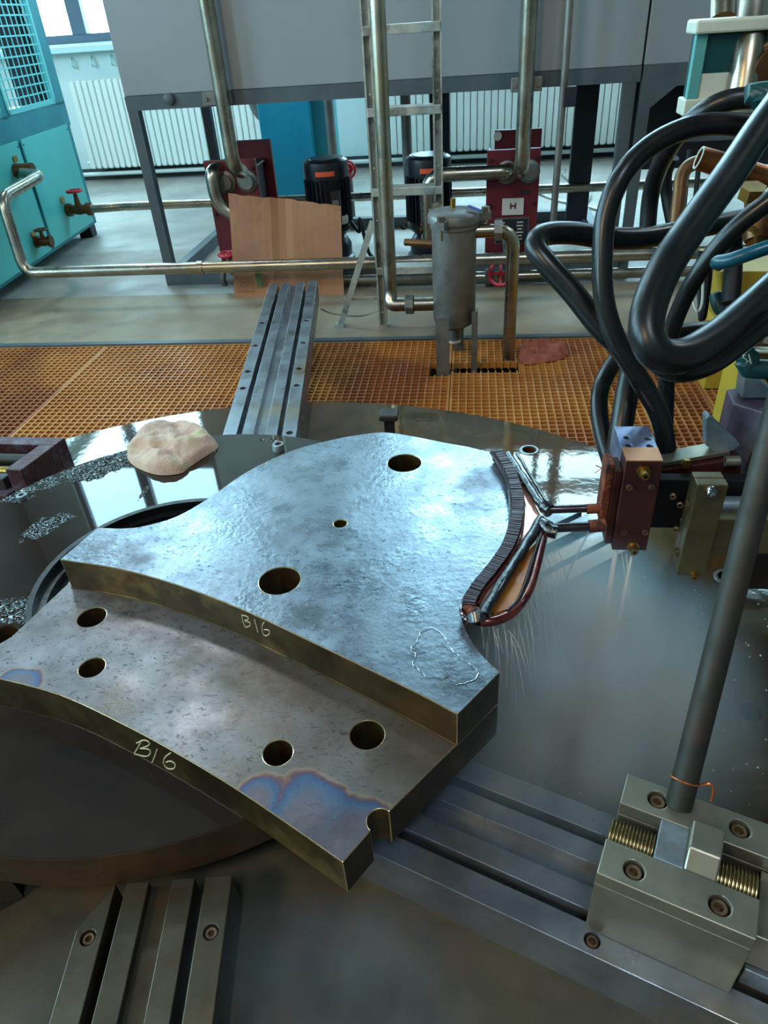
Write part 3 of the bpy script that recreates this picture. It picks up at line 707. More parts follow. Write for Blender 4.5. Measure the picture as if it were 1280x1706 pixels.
# ------------------------------------------------------------------ red plate heat exchangers
def exchanger(x0, x1, ztop, y, label, nameplate):
    root = thing('plate_heat_exchanger', label, 'heat exchanger', ((x0 + x1) / 2, y, 0), 'red plate heat exchangers')
    w_ = x1 - x0
    MB().box(x0, x1, y, y + .045, .02, ztop).build('front_plate', 'red', root, bevel=.004)
    MB().box(x0 + .06, x1 + .03, y + .38, y + .425, .02, ztop + .07).build('rear_plate', 'red', root, bevel=.004)
    pk = MB(); n = 22
    for i in range(n):
        yy = y + .05 + i * .325 / n; pk.box(x0 + .05, x1 - .03, yy, yy + .010, .08, ztop - .05)
    tag(pk.build('plate_pack', 'dark_steel', root), kind='stuff')
    for xx in (x0 + .025, x1 - .025):
        for zz in (ztop - .06, ztop * .55, .1):
            MB().cyl((xx, y - .02, zz), (xx, y + .47, zz), .011, 8).build('tie_rod', 'dark_steel', root)
    MB().lathe([(.075, 0), (.075, .012), (.05, .02), (.05, .045), (0, .045)], (x0 + w_ * .38, y, ztop - .14), 18, (0, -1, 0)).build('port_flange', 'stain_dull', root)
    MB().lathe([(.075, 0), (.075, .012), (.05, .02), (.05, .045), (0, .045)], (x0 + w_ * .80, y, ztop - .14), 18, (0, -1, 0)).build('port_flange', 'stain_dull', root)
    MB().lathe([(.03, 0), (.03, .006), (0, .006)], (x0 + w_ * .22, y + .374, ztop + .035), 14, (0, -1, 0)).build('lifting_hole', 'label_w', root)
    if nameplate:
        xa = x0 + w_ * .52
        lb = MB().box(xa - .075, xa + .075, y - .006, y, ztop - .42, ztop - .31).build('brand_label', 'label_w', root)
        hb = MB()
        for dx in (-.02, .012): hb.box(xa + dx, xa + dx + .009, y - .009, y - .006, ztop - .38, ztop - .34)
        hb.box(xa - .012, xa + .012, y - .009, y - .006, ztop - .365, ztop - .355); hb.build('letter_h', 'red', lb)
        pl = MB().box(xa - .12, xa + .12, y - .005, y, ztop - .62, ztop - .44).build('name_plate', 'stain_dull', root)
        MB().box(xa - .112, xa + .112, y - .008, y - .005, ztop - .613, ztop - .447).build('plate_field', 'label_k', pl)
        tx = MB(); rnd = random.Random(3)
        for i in range(6):
            zz = ztop - .47 - i * .023
            for cx_ in (-.07, .055):
                l_ = rnd.uniform(.03, .055); tx.box(xa + cx_ - l_ / 2, xa + cx_ + l_ / 2, y - .010, y - .008, zz - .005, zz + .003)
        tx.build('print_lines', 'label_w', pl)
        MB().box(xa + .05, xa + .11, y - .005, y, ztop - .285, ztop - .26).build('number_tag', 'label_k', root)
    else:
        MB().box(x0 + w_ * .6, x0 + w_ * .75, y - .005, y, ztop - .33, ztop - .28).build('number_tag', 'label_k', root)
ex = 5.42
xa, xb = Q(338, 267, ex).x, Q(424, 265, ex).x; zt = Q(380, 267, ex).z
exchanger(xa, xb, zt, ex, 'dark red plate heat exchanger standing behind the cardboard sheet', False)
y = ex - .06; e0 = Q(355, 285, y)
pipe_thing('stainless_elbow', [(e0.x + .02, ex, e0.z), (e0.x, y - .04, e0.z), (e0.x - .0, y - .04, e0.z - .22), (e0.x + .2, y - .04, e0.z - .34), (e0.x + .5, y - .02, e0.z - .36)], .05, 'thick stainless elbow leaving the first red heat exchanger behind the cardboard', fr=.13)
xa, xb = Q(812, 250, ex).x, Q(902, 250, ex).x; zt2 = Q(855, 249, ex).z
exchanger(xa, xb, zt2, ex, 'dark red plate heat exchanger with black name plate right of the filter', True)
e1 = Q(845, 282, ex); e2 = Q(712, 290, ex - .05); e3 = Q(700, 420, ex - .1)
pipe_thing('stainless_elbow', [(e1.x, ex, e1.z), (e1.x, ex - .09, e1.z), (e2.x, ex - .09, e1.z), (e2.x, ex - .09, .22)], .048, 'stainless pipe from the second heat exchanger bending down behind the filter', fr=.13)
q = Q(850, 415, 5.2); pipe_thing('stainless_stub', [(q.x, 5.42, q.z), (q.x, 5.18, q.z), (q.x, 5.1, .12)], .05, 'short stainless elbow at the foot of the second red heat exchanger', 'stain_dull', fr=.1)
q = Q(925, 432, 5.0); o = MB().lathe([(.03, 0), (.075, 0), (.075, .02), (.05, .025), (.05, .02)], (q.x, 5.02, .086), 20); tag(o.build('flange_ring', 'red'), 'dark red flange ring lying on the pipes beside the black hoses', 'flange')

# handwheel valves
q = Q(368, 425, 4.95)
valve((q.x - .03, 4.98, .10), (1, 0, 0), 'red handwheel valve on the pipe left of the cardboard', r=.035, stem=.17, wheel=.062, body='stain_dull', length=.14)
q = Q(828, 477, 4.95)
valve((q.x - .08, 4.97, .06), (1, 0, 0), 'red handwheel valve on the lower pipe right of the filter', r=.04, stem=.10, wheel=.075, body='stain_dull', length=.2, up=(0, -.85, .5))
q = Q(582, 300, 7.0)
pipe_thing('steel_stub', [(q.x, 7.05, 0), (q.x, 7.05, .43)], .025, 'short upright pipe carrying the red handwheel valve beside the first motor', 'stain_dull')
valve((q.x, 7.0, .45), (0, 1, 0), 'red handwheel valve beside the first black motor', r=.03, stem=.1, wheel=.07, body='redvalve', length=.1, up=(0, -1, 0))
q = Q(698, 386, 5.36)
valve((q.x + .01, 5.33, Q(698, 386, 5.3).z), (1, 0, 0), 'small red valve knob left of the filter lid', r=.018, stem=.04, wheel=.03, body='brownpipe', length=.08)

# ------------------------------------------------------------------ black vertical pump motors
def motor(px, ptop, y, label):
    q = Q(px, ptop, y); x, zt = q.x, q.z; r = .17
    root = thing('pump_motor', label, 'motor', (x, y, 0), 'black pump motors')
    MB().lathe([(0, zt), (r * .70, zt), (r * .72, zt - .006), (r * .8, zt - .004), (r * .97, zt - .02), (r, zt - .05), (r, zt - .13)], (x, y, 0), 28).build('fan_cowl', 'motor', root)
    b = MB().lathe([(r * .9, zt - .13), (r * .9, zt - .46), (r * .98, zt - .47), (r * .98, zt - .50), (r * .72, zt - .54), (0, zt - .54)], (x, y, 0), 28)
    for k in range(30):
        a = 2 * PI * k / 30; d = Vector((math.cos(a), math.sin(a), 0))
        b.bar(Vector((x, y, zt - .14)) + d * r * .94, Vector((x, y, zt - .45)) + d * r * .94, .006, .03, d)
    b.build('finned_body', 'motor', root)
    MB().lathe([(.10, zt - .54), (.085, zt - .60), (.085, .2), (.12, .17), (.15, .12), (.15, .04), (.17, .03), (.17, 0), (0, 0)], (x, y, 0), 24).build('pump_base', 'motor', root)
    MB().lathe([(.055, 0), (.06, .03), (.055, .06)], (x + .1, y - .12, .30), 12).build('seal_cup', 'cream', root)
    ca = -PI / 2 + .12
    lb = MB(); pts = [(math.cos(ca + t) * (r + .003), math.sin(ca + t) * (r + .003)) for t in [(-.42 + .84 * i / 8) for i in range(9)]]
    for i in range(8):
        p0, p1 = pts[i], pts[i + 1]
        lb.add([(x + p0[0], y + p0[1], zt - .105), (x + p1[0], y + p1[1], zt - .105), (x + p1[0], y + p1[1], zt - .072), (x + p0[0], y + p0[1], zt - .072)], [(0, 1, 2, 3)])
    lb.build('orange_label', 'label_o', root)
    MB().box(x + .055, x + .12, y - r - .03, y - r + .03, zt - .42, zt - .20).build('terminal_plate', 'label_k', root)
    MB().box(x + .065, x + .112, y - r - .034, y - r - .03, zt - .38, zt - .26).build('rating_label', 'stain_dull', root)
    for s in (-1, 1): MB().torus((x + s * (r + .03), y, zt - .50), .022, .006, (0, 1, 0), 14, 6).build('lifting_eye', 'dark_steel', root)
    return x, zt
mx1, mz1 = motor(541, 262, 5.75, 'black vertical pump motor standing behind the cardboard sheet')
mx2, mz2 = motor(713, 256, 5.75, 'black vertical pump motor standing behind the ladder')
pipe_thing('motor_cable', catmull([(mx1 + .17, 5.68, mz1 - .45), (mx1 + .24, 5.6, mz1 - .5), (mx1 + .27, 5.5, .35), (mx1 + .33, 5.4, .14), (mx1 + .42, 5.3, .10), (mx1 + .5, 5.3, .02)]), .014, 'black cable hanging from the first pump motor to the floor', 'rubber_d', 'cable', 8)
for k, pts in enumerate(([(.95, 7.0, .012), (1.15, 7.6, .012), (1.05, 8.2, .012), (1.0, 8.7, .012), (1.05, 9.0, .012)], [(.5, 8.3, .012), (.8, 7.5, .012), (1.2, 6.9, .012), (1.0, 6.5, .012), (1.1, 6.2, .012)])):
    pipe_thing('floor_cable', catmull(pts), .014, ['pale cable loop lying on the floor near the rear wall', 'pale cable crossing the floor under the stainless pipe'][k], 'alu', 'cable', 6)

# ------------------------------------------------------------------ cardboard sheet
def cardboard():
    b0, b1 = P(384, 506, 0), P(574, 470, 0); b0.z = b1.z = .003
    yb = 4.84; A = Vector((b0.x, yb, .003)); Bp = Vector((Q(572, 480, yb).x, yb, .003))
    T0, T1 = Q(380, 322, 5.0), Q(568, 342, 5.0)
    N_ = 16; V = []
    for j in range(9):
        for i in range(N_ + 1):
            s, t = i / N_, j / 8
            p = (A * (1 - s) + Bp * s) * (1 - t) + (T0 * (1 - s) + T1 * s) * t
            p += Vector((0, .012 * math.sin(s * 9 + t * 3) + (.025 * (1 - abs(s - .47) * 14) if abs(s - .47) < .07 else 0), (.004 * math.sin(i * 2.3)) if j == 8 else 0))
            V.append(p)
    F = [(j * (N_ + 1) + i, j * (N_ + 1) + i + 1, (j + 1) * (N_ + 1) + i + 1, (j + 1) * (N_ + 1) + i) for j in range(8) for i in range(N_)]
    o = MB().add(V, F).build('cardboard_sheet', 'cardboard', origin=A)
    s = o.modifiers.new('thick', 'SOLIDIFY'); s.thickness = .006; s.offset = -1
    tag(o, 'brown corrugated cardboard sheet leaning upright behind the front pipe', 'cardboard')
    n_ = Vector((0, -1, 0))
    q = Q(408, 470, 4.845); MB().torus((q.x, 4.836, q.z), .030, .003, (0, 1, 0), 20, 6).build('printed_circle', 'cardboard_d', o)
    bb = MB(); bb.box(q.x - .015, q.x + .015, 4.834, 4.838, q.z - .006, q.z - .002); bb.box(q.x - .011, q.x - .004, 4.834, 4.838, q.z - .002, q.z + .012); bb.box(q.x + .003, q.x + .009, 4.834, 4.838, q.z - .002, q.z + .009); bb.build('printed_symbol', 'cardboard_d', o)
    bb = MB(); bb.box(q.x - .055, q.x + .055, 4.8375, 4.8385, q.z - .062, q.z - .058); bb.box(q.x - .056, q.x - .052, 4.8375, 4.8385, q.z - .06, q.z + .05); bb.box(q.x + .052, q.x + .056, 4.8375, 4.8385, q.z - .06, q.z + .05); bb.build('printed_border', 'cardboard_d', o)
    q = Q(432, 466, 4.845); bb = MB(); bb.box(q.x - .02, q.x + .02, 4.833, 4.838, q.z - .045, q.z + .05); bb.build('green_print', 'print_g', o)
    bb = MB()
    for i in range(4): bb.box(q.x + .028, q.x + .036, 4.833, 4.838, q.z - .035 + i * .022, q.z - .022 + i * .022)
    bb.build('printed_marks', 'print_g', o)
cardboard()

# ------------------------------------------------------------------ aluminium step ladder
def ladder():
    F0 = P(640, 545, 0); y0 = F0.y; topz = 2.3; lean = .05
    root = thing('step_ladder', 'worn aluminium step ladder standing behind the filter', 'ladder', F0)
    def side(x, name):
        b = MB()
        b.bar((x - .022, y0, 0), (x - .022, y0 + lean, topz), .010, .05, (0, 1, 0)); b.bar((x + .018, y0, 0), (x + .018, y0 + lean, topz), .008, .05, (0, 1, 0))
        b.bar((x, y0 + .02, 0), (x, y0 + lean + .02, topz), .04, .006, (0, 1, 0))
        for z in (.1, .34, .63, .9, 1.25): b.lathe([(.006, 0), (.005, .003), (0, .004)], (x, y0 - .02 + lean * z / topz, z), 8, (0, -1, 0))
        return b.build(name, 'alu', root)
    xl = F0.x; xr = Q(730, 200, y0).x
    side(xl, 'side_rail'); side(xr, 'side_rail')
    for py in (45, 183, 317, 448):
        z = Q(690, py, y0).z; yy = y0 + lean * z / topz
        MB().box(xl - .02, xr + .02, yy - .028, yy + .07, z - .025, z + .018).build('rung', 'alu', root, bevel=.003)
    A = P(567, 545, 0); MB().bar(A, Vector((xl - .03, y0 + .02, .62)), .036, .02, (0, 1, 0)).build('brace_leg', 'alu', root)
    MB().bar(A + Vector((.02, .02, .17)), Vector((xl - .02, y0 + .03, .17)), .02, .004, (0, 1, 0)).build('tie_bar', 'alu', root)
    for p in (A, F0): MB().box(p.x - .028, p.x + .028, p.y - .03, p.y + .03, 0, .02).build('foot', 'alu', root)
    return xl, xr, y0
lxl, lxr, ly = ladder()
pipe_thing('thin_wire', catmull([P(535, 515, .006), P(555, 523, .004), P(600, 527, .004), P(635, 516, .004), P(650, 495, .05)]), .0045, 'thin dark wire lying on the concrete by the ladder foot', 'dark_steel', 'wire', 6)

# ------------------------------------------------------------------ filter housing
def filter_housing():
    y = 3.72; c = Q(757, 545, y); x = c.x; z0 = Q(757, 545, y).z; z1 = Q(757, 352, y).z; r = .112
    root = thing('filter_housing', 'grey steel bag filter housing on three legs in the grating cut-out', 'filter', (x, y, 0))
    MB().lathe([(0, z0 - .0), (r * .55, z0 + .004), (r * .9, z0 + .03), (r, z0 + .06), (r, z1 - .07)], (x, y, 0), 36).build('vessel', 'stain_dull', root)
    MB().lathe([(r, z1 - .075), (r * 1.07, z1 - .07), (r * 1.07, z1 - .045), (r * 1.18, z1 - .043), (r * 1.18, z1 - .012), (r * 1.1, z1), (r * .4, z1 + .016), (0, z1 + .018)], (x, y, 0), 36).build('lid', 'stain_dull', root, sharp=50)
    for k in range(3):
        a = k * 2 * PI / 3 + .15; d = Vector((math.cos(a), math.sin(a), 0)); p = Vector((x, y, z1 - .03)) + d * (r * 1.22)
        lug = MB().bar(p - d * .03, p + d * .045, .05, .035).build('lid_lug', 'stain_dull', root)
        MB().cyl(p + d * .02 + Vector((0, 0, -.07)), p + d * .02 + Vector((0, 0, .035)), .010, 10).build('swing_bolt', 'stainless', lug)
        MB().lathe([(.02, 0), (.02, .022), (0, .022)], p + d * .02 + Vector((0, 0, .02)), 6).build('bolt_nut', 'stainless', lug)
    MB().cyl((x - .005, y, z1 + .01), (x - .005, y, z1 + .06), .013, 10).build('vent_stub', 'brass', root)
    MB().bar((x + .07, y - .03, z1 + .03), (x + .13, y - .06, z1 + .012), .018, .006).build('blue_lever', mat('bluelever', srgb(34, 60, 150), rough=.4), root)
    MB().cyl((x, y, z0 + .004), (x, y, z0 - .075), .032, 14).build('drain_stub', 'stain_dull', root)
    MB().lathe([(.036, 0), (.036, .012), (0, .012)], (x, y, z0 - .08), 14).build('drain_cap', 'label_w', root)
    for px, py, t in ((738, 622, .034), (790, 611, .016)):
        f = P(px, py, 0); b = MB()
        b.box(f.x - t, f.x + t, f.y - .004, f.y + .004, -.28, z0 + .12); b.box(f.x + t - .006, f.x + t, f.y, f.y + .05, -.28, z0 + .12)
        b.build('leg', 'stain_dull', root)
    f = Vector((x + .02, y + .12, 0)); MB().box(f.x - .03, f.x + .03, f.y, f.y + .006, -.28, z0 + .12).build('leg', 'stain_dull', root)
    return x, y, z0, z1, r
fx, fy, fz0, fz1, fr_ = filter_housing()
# outlet pipe on the right with union, down through the grating
zz = Q(800, 385, fy).z; xe = Q(856, 400, fy).x
o = pipe_thing('stainless_pipe', [(fx + fr_ * .9, fy, zz), (xe, fy, zz), (xe, fy, -.3)], .033, 'stainless pipe from the filter bending down into the grating', 'stainless', fr=.10, n=16)
MB().lathe([(.05, -.02), (.05, .02), (.034, .022)], (Q(830, 385, fy).x, fy, zz), 8, (1, 0, 0)).build('union_nut', 'stain_dull', o)
# inlet pipe: riser by the ladder, elbow into the filter
zi = Q(700, 507, fy).z; xr_ = Q(650, 460, fy + .05).x
o = pipe_thing('stainless_pipe', [(Q(627, 20, fy).x, fy + .10, 2.1), (xr_, fy + .03, zi + .05), (xr_ + .0, fy, zi), (fx - fr_ * .9, fy, zi)], .035, 'tall stainless riser beside the ladder entering the filter at its foot', 'stainless', fr=.10, n=16)
MB().lathe([(.036, -.025), (.052, -.02), (.052, .02), (.036, .025)], (Q(683, 507, fy).x, fy, zi), 8, (1, 0, 0)).build('union_nut', 'stain_dull', o)
o = MB().cyl((fx - fr_ - .14, fy + .05, Q(700, 407, fy).z), (fx - fr_ * .9, fy, Q(700, 407, fy).z), .018, 12); tag(o.build('drain_plug', 'brownpipe'), 'short bronze pipe stub on the side of the filter', 'pipe')

# red rag on the grating
def cloth(name, outline, z, h, material, label, seed, nr=14, lumps=5., lip=None):
    c = sum((Vector((p.x, p.y)) for p in outline), Vector((0, 0))) / len(outline)
    ol = catmull([Vector((p.x, p.y, 0)) for p in outline] + [Vector((outline[0].x, outline[0].y, 0))], 8)[:-1]
    n = len(ol); V = []; F = []
    for j in range(nr + 1):
        t = j / nr
        for i in range(n):
            p = Vector((c.x, c.y, 0)) * (1 - t) + ol[i] * t
            prof = math.sqrt(max(0, 1 - t ** 9))
            f = noise.fractal(Vector((p.x * lumps + seed, p.y * lumps, 0)), .9, 2.1, 4)
            g = abs(noise.noise(Vector((p.x * lumps * 2.1 - seed, p.y * lumps * 1.2, 3))))
            fold = abs(math.sin(p.x * lumps * 2.3 + p.y * lumps * 3.1 + 2.2 * noise.noise(Vector((p.x * lumps, p.y * lumps, seed)))))
            V.append(Vector((p.x, p.y, z + h * prof * (.52 + .6 * f - .45 * g + .32 * fold) + .002)))
    for j in range(nr):
        for i in range(n): F.append((j * n + i, j * n + (i + 1) % n, (j + 1) * n + (i + 1) % n, (j + 1) * n + i))
    b = MB().add(V, F, True)
    base = [Vector((p.x, p.y, z)) for p in ol]; b.add(base, [tuple(range(n))[::-1]])
    o = b.build(name, material, sharp=80)
    return tag(o, label, 'cloth')
cloth('rag', [P(*p, .0) for p in ((866, 580), (905, 576), (938, 574), (948, 585), (940, 597), (905, 605), (875, 607), (863, 597))], 0., .055, 'rag', 'crumpled reddish rag lying on the orange grating by the filter', 3.1, lumps=12)
# ------------------------------------------------------------------ base table
Z_B, Z_R, Z_D0, Z_D, Z_S, Z_T = .25, .36, .362, .455, .545, .63
hb = [P(1250, 1185, Z_B), P(882, 750, Z_B), P(1212, 962, Z_B)]
holes = [circle(h.x, h.y, .025, 20) for h in hb]
for a_ in range(12):
    a = math.radians(a_ * 30 + 12); x, y = CX + 1.5 * math.cos(a), CY + 1.5 * math.sin(a)
    if y > 2.2 and x < .1: continue
    holes.append(circle(x, y, .022, 16))
tb = MB().plate(circle(CX, CY, R_TAB, 160), holes, .12, Z_B)
tb.prism(circle(CX, CY, R_TAB - .05, 96), -.5, .12)
o = tb.build('base_table', 'base_table', origin=(CX, CY, -.5), bevel=.004)
tag(o, 'large round steel base table, wet and grey-brown, under the rails', 'machine table')
rg = MB()
for h in hb[1:]: rg.lathe([(.026, 0), (.026, .003), (.034, .003), (.036, 0)], (h.x, h.y, Z_B), 24)
rg.build('bore_rim', 'plate_steel', o)

# ------------------------------------------------------------------ grooved rails
RC = Vector((-.59, .965, 0))
def frame_at(ang, off=0., scale=1.):
    a = math.radians(ang); u = Vector((math.cos(a), math.sin(a), 0)); v = Vector((-u.y, u.x, 0))
    return lambda U, V_, z: RC + u * U + v * (V_ * scale + off) + Vector((0, 0, z))
def rail(ang, r0, r1, label, off=0., scale=1., holes_=(), bolts=(), m='rail', tip=False):
    fr = frame_at(ang, off, scale); inv_a = math.radians(ang)
    mid = fr((r0 + r1) / 2, 0, Z_B)
    root = thing('slotted_rail', label, 'rail', mid, 'slotted rails on the base table')
    def loc(p):
        d = Vector((p.x, p.y, 0)) - RC; u = Vector((math.cos(inv_a), math.sin(inv_a), 0)); v = Vector((-u.y, u.x, 0))
        return d.dot(u), (d.dot(v) - off) / scale
    zt = Z_R; zb = .302
    s = [(-.1275, -.080), (-.061, -.0205), (.0205, .061), (.080, .1275)]
    b = MB(); b.obox(fr, r0, r1, -.1275, .1275, Z_B, zb); b.obox(fr, r0, r1, -.0205, .0205, zb, .340)
    # widened foot of each slot, so that the strips stand on necks
    b.build('rail_base', m, root)
    hs = [loc(h) for h in holes_]; bs = [loc(p) for p in bolts]
    for i, (a, e) in enumerate(s):
        oc = [(r0, a), (r1, a), (r1, e), (r0, e)]
        if tip and i == 0: oc = [(r0 + .075, a), (r1, a), (r1, e), (r0, e)]
        hl = []
        for (U, V_) in hs + bs:
            if a < V_ < e: hl.append([(U + .013 * math.cos(t * PI / 8), V_ + .013 / scale * math.sin(t * PI / 8)) for t in range(16)])
        W = lambda q: [(fr(p[0], p[1], 0).x, fr(p[0], p[1], 0).y) for p in q]
        MB().plate(W(oc), [W(h) for h in hl], zb, zt).build('rail_strip', m, root, bevel=.0015)
    first = None
    for U, V_ in bs:
        p = fr(U, V_, zt - .018)
        if first is None: first = bolt_mb(p, .0105, .014).build('socket_bolt', 'bolt', root); fp = p
        else: copy_obj(first, root, p - fp)
    return root
bh = [P(*p, Z_R) for p in ((444, 537), (433, 575), (421, 618), (413, 646), (521, 533), (515, 570), (509, 613), (504, 641), (492, 720))]
fr_b = frame_at(97.9, 0, 1.08)
def snap(pts, ang, vv, off=0., scale=1.):
    out = []
    a = math.radians(ang); u = Vector((math.cos(a), math.sin(a), 0)); v = Vector((-u.y, u.x, 0))
    for p in pts:
        d = Vector((p.x, p.y, 0)) - RC; V_ = (d.dot(v) - off) / scale
        sgn = 1 if V_ > 0 else -1
        out.append(RC + u * d.dot(u) + v * (sgn * vv * scale + off))
    return out
rail(97.9, .30, 3.08, 'grooved steel rail running back over the orange grating towards the cardboard', scale=1.08, holes_=snap(bh, 97.9, .104, 0, 1.08))
lr_b = [P(987, 1568, Z_R)]
rail(-21.3, .28, 1.62, 'grooved steel rail under the steel vise block', off=.017, holes_=[], bolts=snap(lr_b, -21.3, .104, .017))
bl_b = [P(160, 1561, Z_R), P(373, 1551, Z_R)]
rail(-81.6, .365, 1.3, 'grooved olive-brown steel rail with two rusty bolts below the dark disc', scale=1.0, bolts=snap(bl_b, -81.6, .104), m='rail_dark', tip=True)
rh = [P(1066, 905, Z_R)]
rail(38.0, .32, 1.22, 'grooved wet steel rail passing behind the copper block', scale=.98, off=-.02, holes_=snap(rh, 38.0, .104, -.02, .98))
rail(218.5, .42, 1.3, 'dark rail end showing under the front edge of the disc', scale=1.0, m='rail_dark')

# ------------------------------------------------------------------ dark upper disc with its bore
DX, DY, DR, BR = -.752, 1.318, .742, .345
hp = P(8, 1056, Z_D)
dm = MB().plate(circle(DX, DY, DR, 144), [circle(DX, DY, BR, 96), circle(hp.x, hp.y, .03, 24)], Z_D0, Z_D)
disc = thing('rotary_disc', 'dark wet round steel disc with a deep central bore under the stepped plate', 'disc', (DX, DY, Z_D0))
o = dm.build('disc_body', 'disc_wet', disc, bevel=.003)
def side_slot(o, *mats_, test):
    for m_ in mats_: o.data.materials.append(MT[m_])
    for p in o.data.polygons: p.material_index = test(p)
side_slot(o, 'disc_side', test=lambda p: 0 if p.normal.z > .5 else 1)
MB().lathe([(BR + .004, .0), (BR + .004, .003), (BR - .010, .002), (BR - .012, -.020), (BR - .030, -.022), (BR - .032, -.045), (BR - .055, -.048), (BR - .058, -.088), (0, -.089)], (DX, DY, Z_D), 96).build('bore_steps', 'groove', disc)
for px, py in ((465, 749),):
    q = P(px, py, Z_D); bo = bolt_mb((q.x, q.y, Z_D), .020, .022).build('socket_bolt', 'plate_steel', disc)
for a in (150, 235):
    q = Vector((DX + .69 * math.cos(math.radians(a)), DY + .69 * math.sin(math.radians(a)), Z_D)); bolt_mb(q, .016, .012).build('socket_bolt', 'plate_steel', disc)

# ------------------------------------------------------------------ the stepped workpiece
def px_path(pts, z, sub=5): return [(p.x, p.y) for p in catmull([P(a, b, z) for a, b in pts], sub)]
front = [(100, 932), (200, 948), (300, 976), (400, 1014), (500, 1060), (600, 1108), (700, 1157), (762, 1190)]
right = [(833, 1119)]
conc = [(815, 1103), (795, 1080), (778, 1052), (769, 1022), (772, 998), (790, 972), (815, 943), (838, 912), (850, 880), (854, 845), (849, 805), (836, 776), (820, 754)]
back = [(780, 744), (735, 736), (690, 727), (640, 720), (600, 724), (560, 731), (500, 746), (450, 766), (400, 793), (344, 832), (292, 861), (240, 876), (206, 880), (163, 879)]
up = px_path(front, Z_T) + px_path(right + conc, Z_T, 4) + px_path(back, Z_T, 4)
def bore(px, py, r, z, n=30): c = P(px, py, z); return circle(c.x, c.y, r, n)
uph = [bore(674, 771, .044, Z_T), bore(466, 967, .044, Z_T), bore(567, 872, .0155, Z_T)]
wp_c = P(430, 1080, Z_D)
work = thing('stepped_steel_plate', 'heavy stepped arc-shaped steel segment plate with round holes, marked in chalk', 'workpiece', (wp_c.x, wp_c.y, Z_D))
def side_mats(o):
    for k in ('work_side', 'work_side_shaded', 'work_bore', 'edge_highlight'): o.data.materials.append(MT[k])
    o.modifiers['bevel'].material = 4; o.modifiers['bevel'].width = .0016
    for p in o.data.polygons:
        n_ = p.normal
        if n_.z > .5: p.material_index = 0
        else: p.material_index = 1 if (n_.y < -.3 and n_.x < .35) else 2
    for p in o.data.polygons:
        pass
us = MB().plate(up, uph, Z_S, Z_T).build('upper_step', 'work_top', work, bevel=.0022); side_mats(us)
# lower flange: outer arc, notch, then the outline under the upper step
lo_front = [(-75, 1116), (0, 1131), (100, 1158), (200, 1204), (300, 1258), (400, 1319), (500, 1387), (571, 1437)]
lf = px_path(lo_front, Z_S)
e0 = P(571, 1437, Z_S); e1 = P(833, 1119, Z_T)      # straight right end, in plan
dv = Vector((e1.x - e0.x, e1.y - e0.y)); Ln = dv.length; dv.normalize(); nv = Vector((-dv.y, dv.x))
nq = P(634, 1368, Z_S); tn = Vector((nq.x - e0.x, nq.y - e0.y)).dot(dv); rn = .021
notch = []
for i in range(15):
    a = PI + PI * i / 14 * 1.0
    # opening towards the outside: walk from before the notch around its inside to after it
    notch.append((e0.x + dv.x * (tn + rn * math.cos(a)) + nv.x * (-rn * math.sin(a) + .004), e0.y + dv.y * (tn + rn * math.cos(a)) + nv.y * (-rn * math.sin(a) + .004)))
lo_back = px_path(back, Z_T, 4); cxy = Vector((-.42, 1.2))
lip = []
for i, (x, y) in enumerate(lo_back):
    d = Vector((x, y)) - cxy; d.normalize(); k = .018 if 20 < i < 44 else .0
    lip.append((x + d.x * k, y + d.y * k))
conc_lo = px_path(right + conc, Z_T, 4)
lc = P(115, 973, Z_S); le = P(20, 1060, Z_S)
lo = lf + notch + conc_lo + lip + [(lc.x - .004, lc.y + .03), (lc.x - .004, lc.y + .0), (le.x, le.y)]
loh = [bore(153, 1028, .031, Z_S), bore(153, 1112, .0265, Z_S), bore(463, 1254, .0265, Z_S), bore(612, 1224, .031, Z_S)] + uph
heat_tint(MT['work_low'], [(P(505, 1360, Z_S).x, P(505, 1360, Z_S).y, .075), (P(585, 1412, Z_S).x, P(585, 1412, Z_S).y, .085), (P(430, 1330, Z_S).x, P(430, 1330, Z_S).y, .05), (P(25, 1140, Z_S).x, P(25, 1140, Z_S).y, .05)], (wp_c.x, wp_c.y))
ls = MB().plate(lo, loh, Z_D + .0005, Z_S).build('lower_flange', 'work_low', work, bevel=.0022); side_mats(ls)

# fillet weld-like bright line at the foot of the riser
fp = [Vector((x, y, Z_S + .001)) for x, y in px_path(front, Z_T)]
MB().tube(fp, .0022, 6).build('step_fillet', 'work_side', work)

# chalk marks on the two upright faces
def face_hit(px, py, poly):
    v = ray(px, py); best = None
    for i in range(len(poly) - 1):
        ax, ay = poly[i]; bx_, by_ = poly[i + 1]
        dx, dy = bx_ - ax, by_ - ay; den = v.x * dy - v.y * dx
        if abs(den) < 1e-9: continue
        t = ((ax - CAM.x) * dy - (ay - CAM.y) * dx) / den
        s = ((ax - CAM.x) * v.y - (ay - CAM.y) * v.x) / den
        if -.02 <= s <= 1.02 and t > 0 and (best is None or t < best): best = t
    return CAM + v * best if best else None
def chalk(name, strokes, poly, r):
    b = MB()
    for st in strokes:
        pts = [face_hit(x, y, poly) for x, y in st]; pts = [p for p in pts if p]
        if len(pts) > 1: b.tube(catmull(pts, 5), r, 5)
    return b.build(name, 'chalk', work)
chalk('chalk_number', [[(403, 1024), (405, 1034), (409, 1045)], [(404, 1025), (412, 1027), (414, 1031), (408, 1034)], [(408, 1034), (416, 1037), (417, 1042), (410, 1045)],
                       [(424, 1031), (427, 1041), (430, 1053)], [(441, 1036), (437, 1043), (438, 1054), (443, 1059), (449, 1056), (448, 1050), (440, 1049)]], px_path(front, Z_T), .0013)
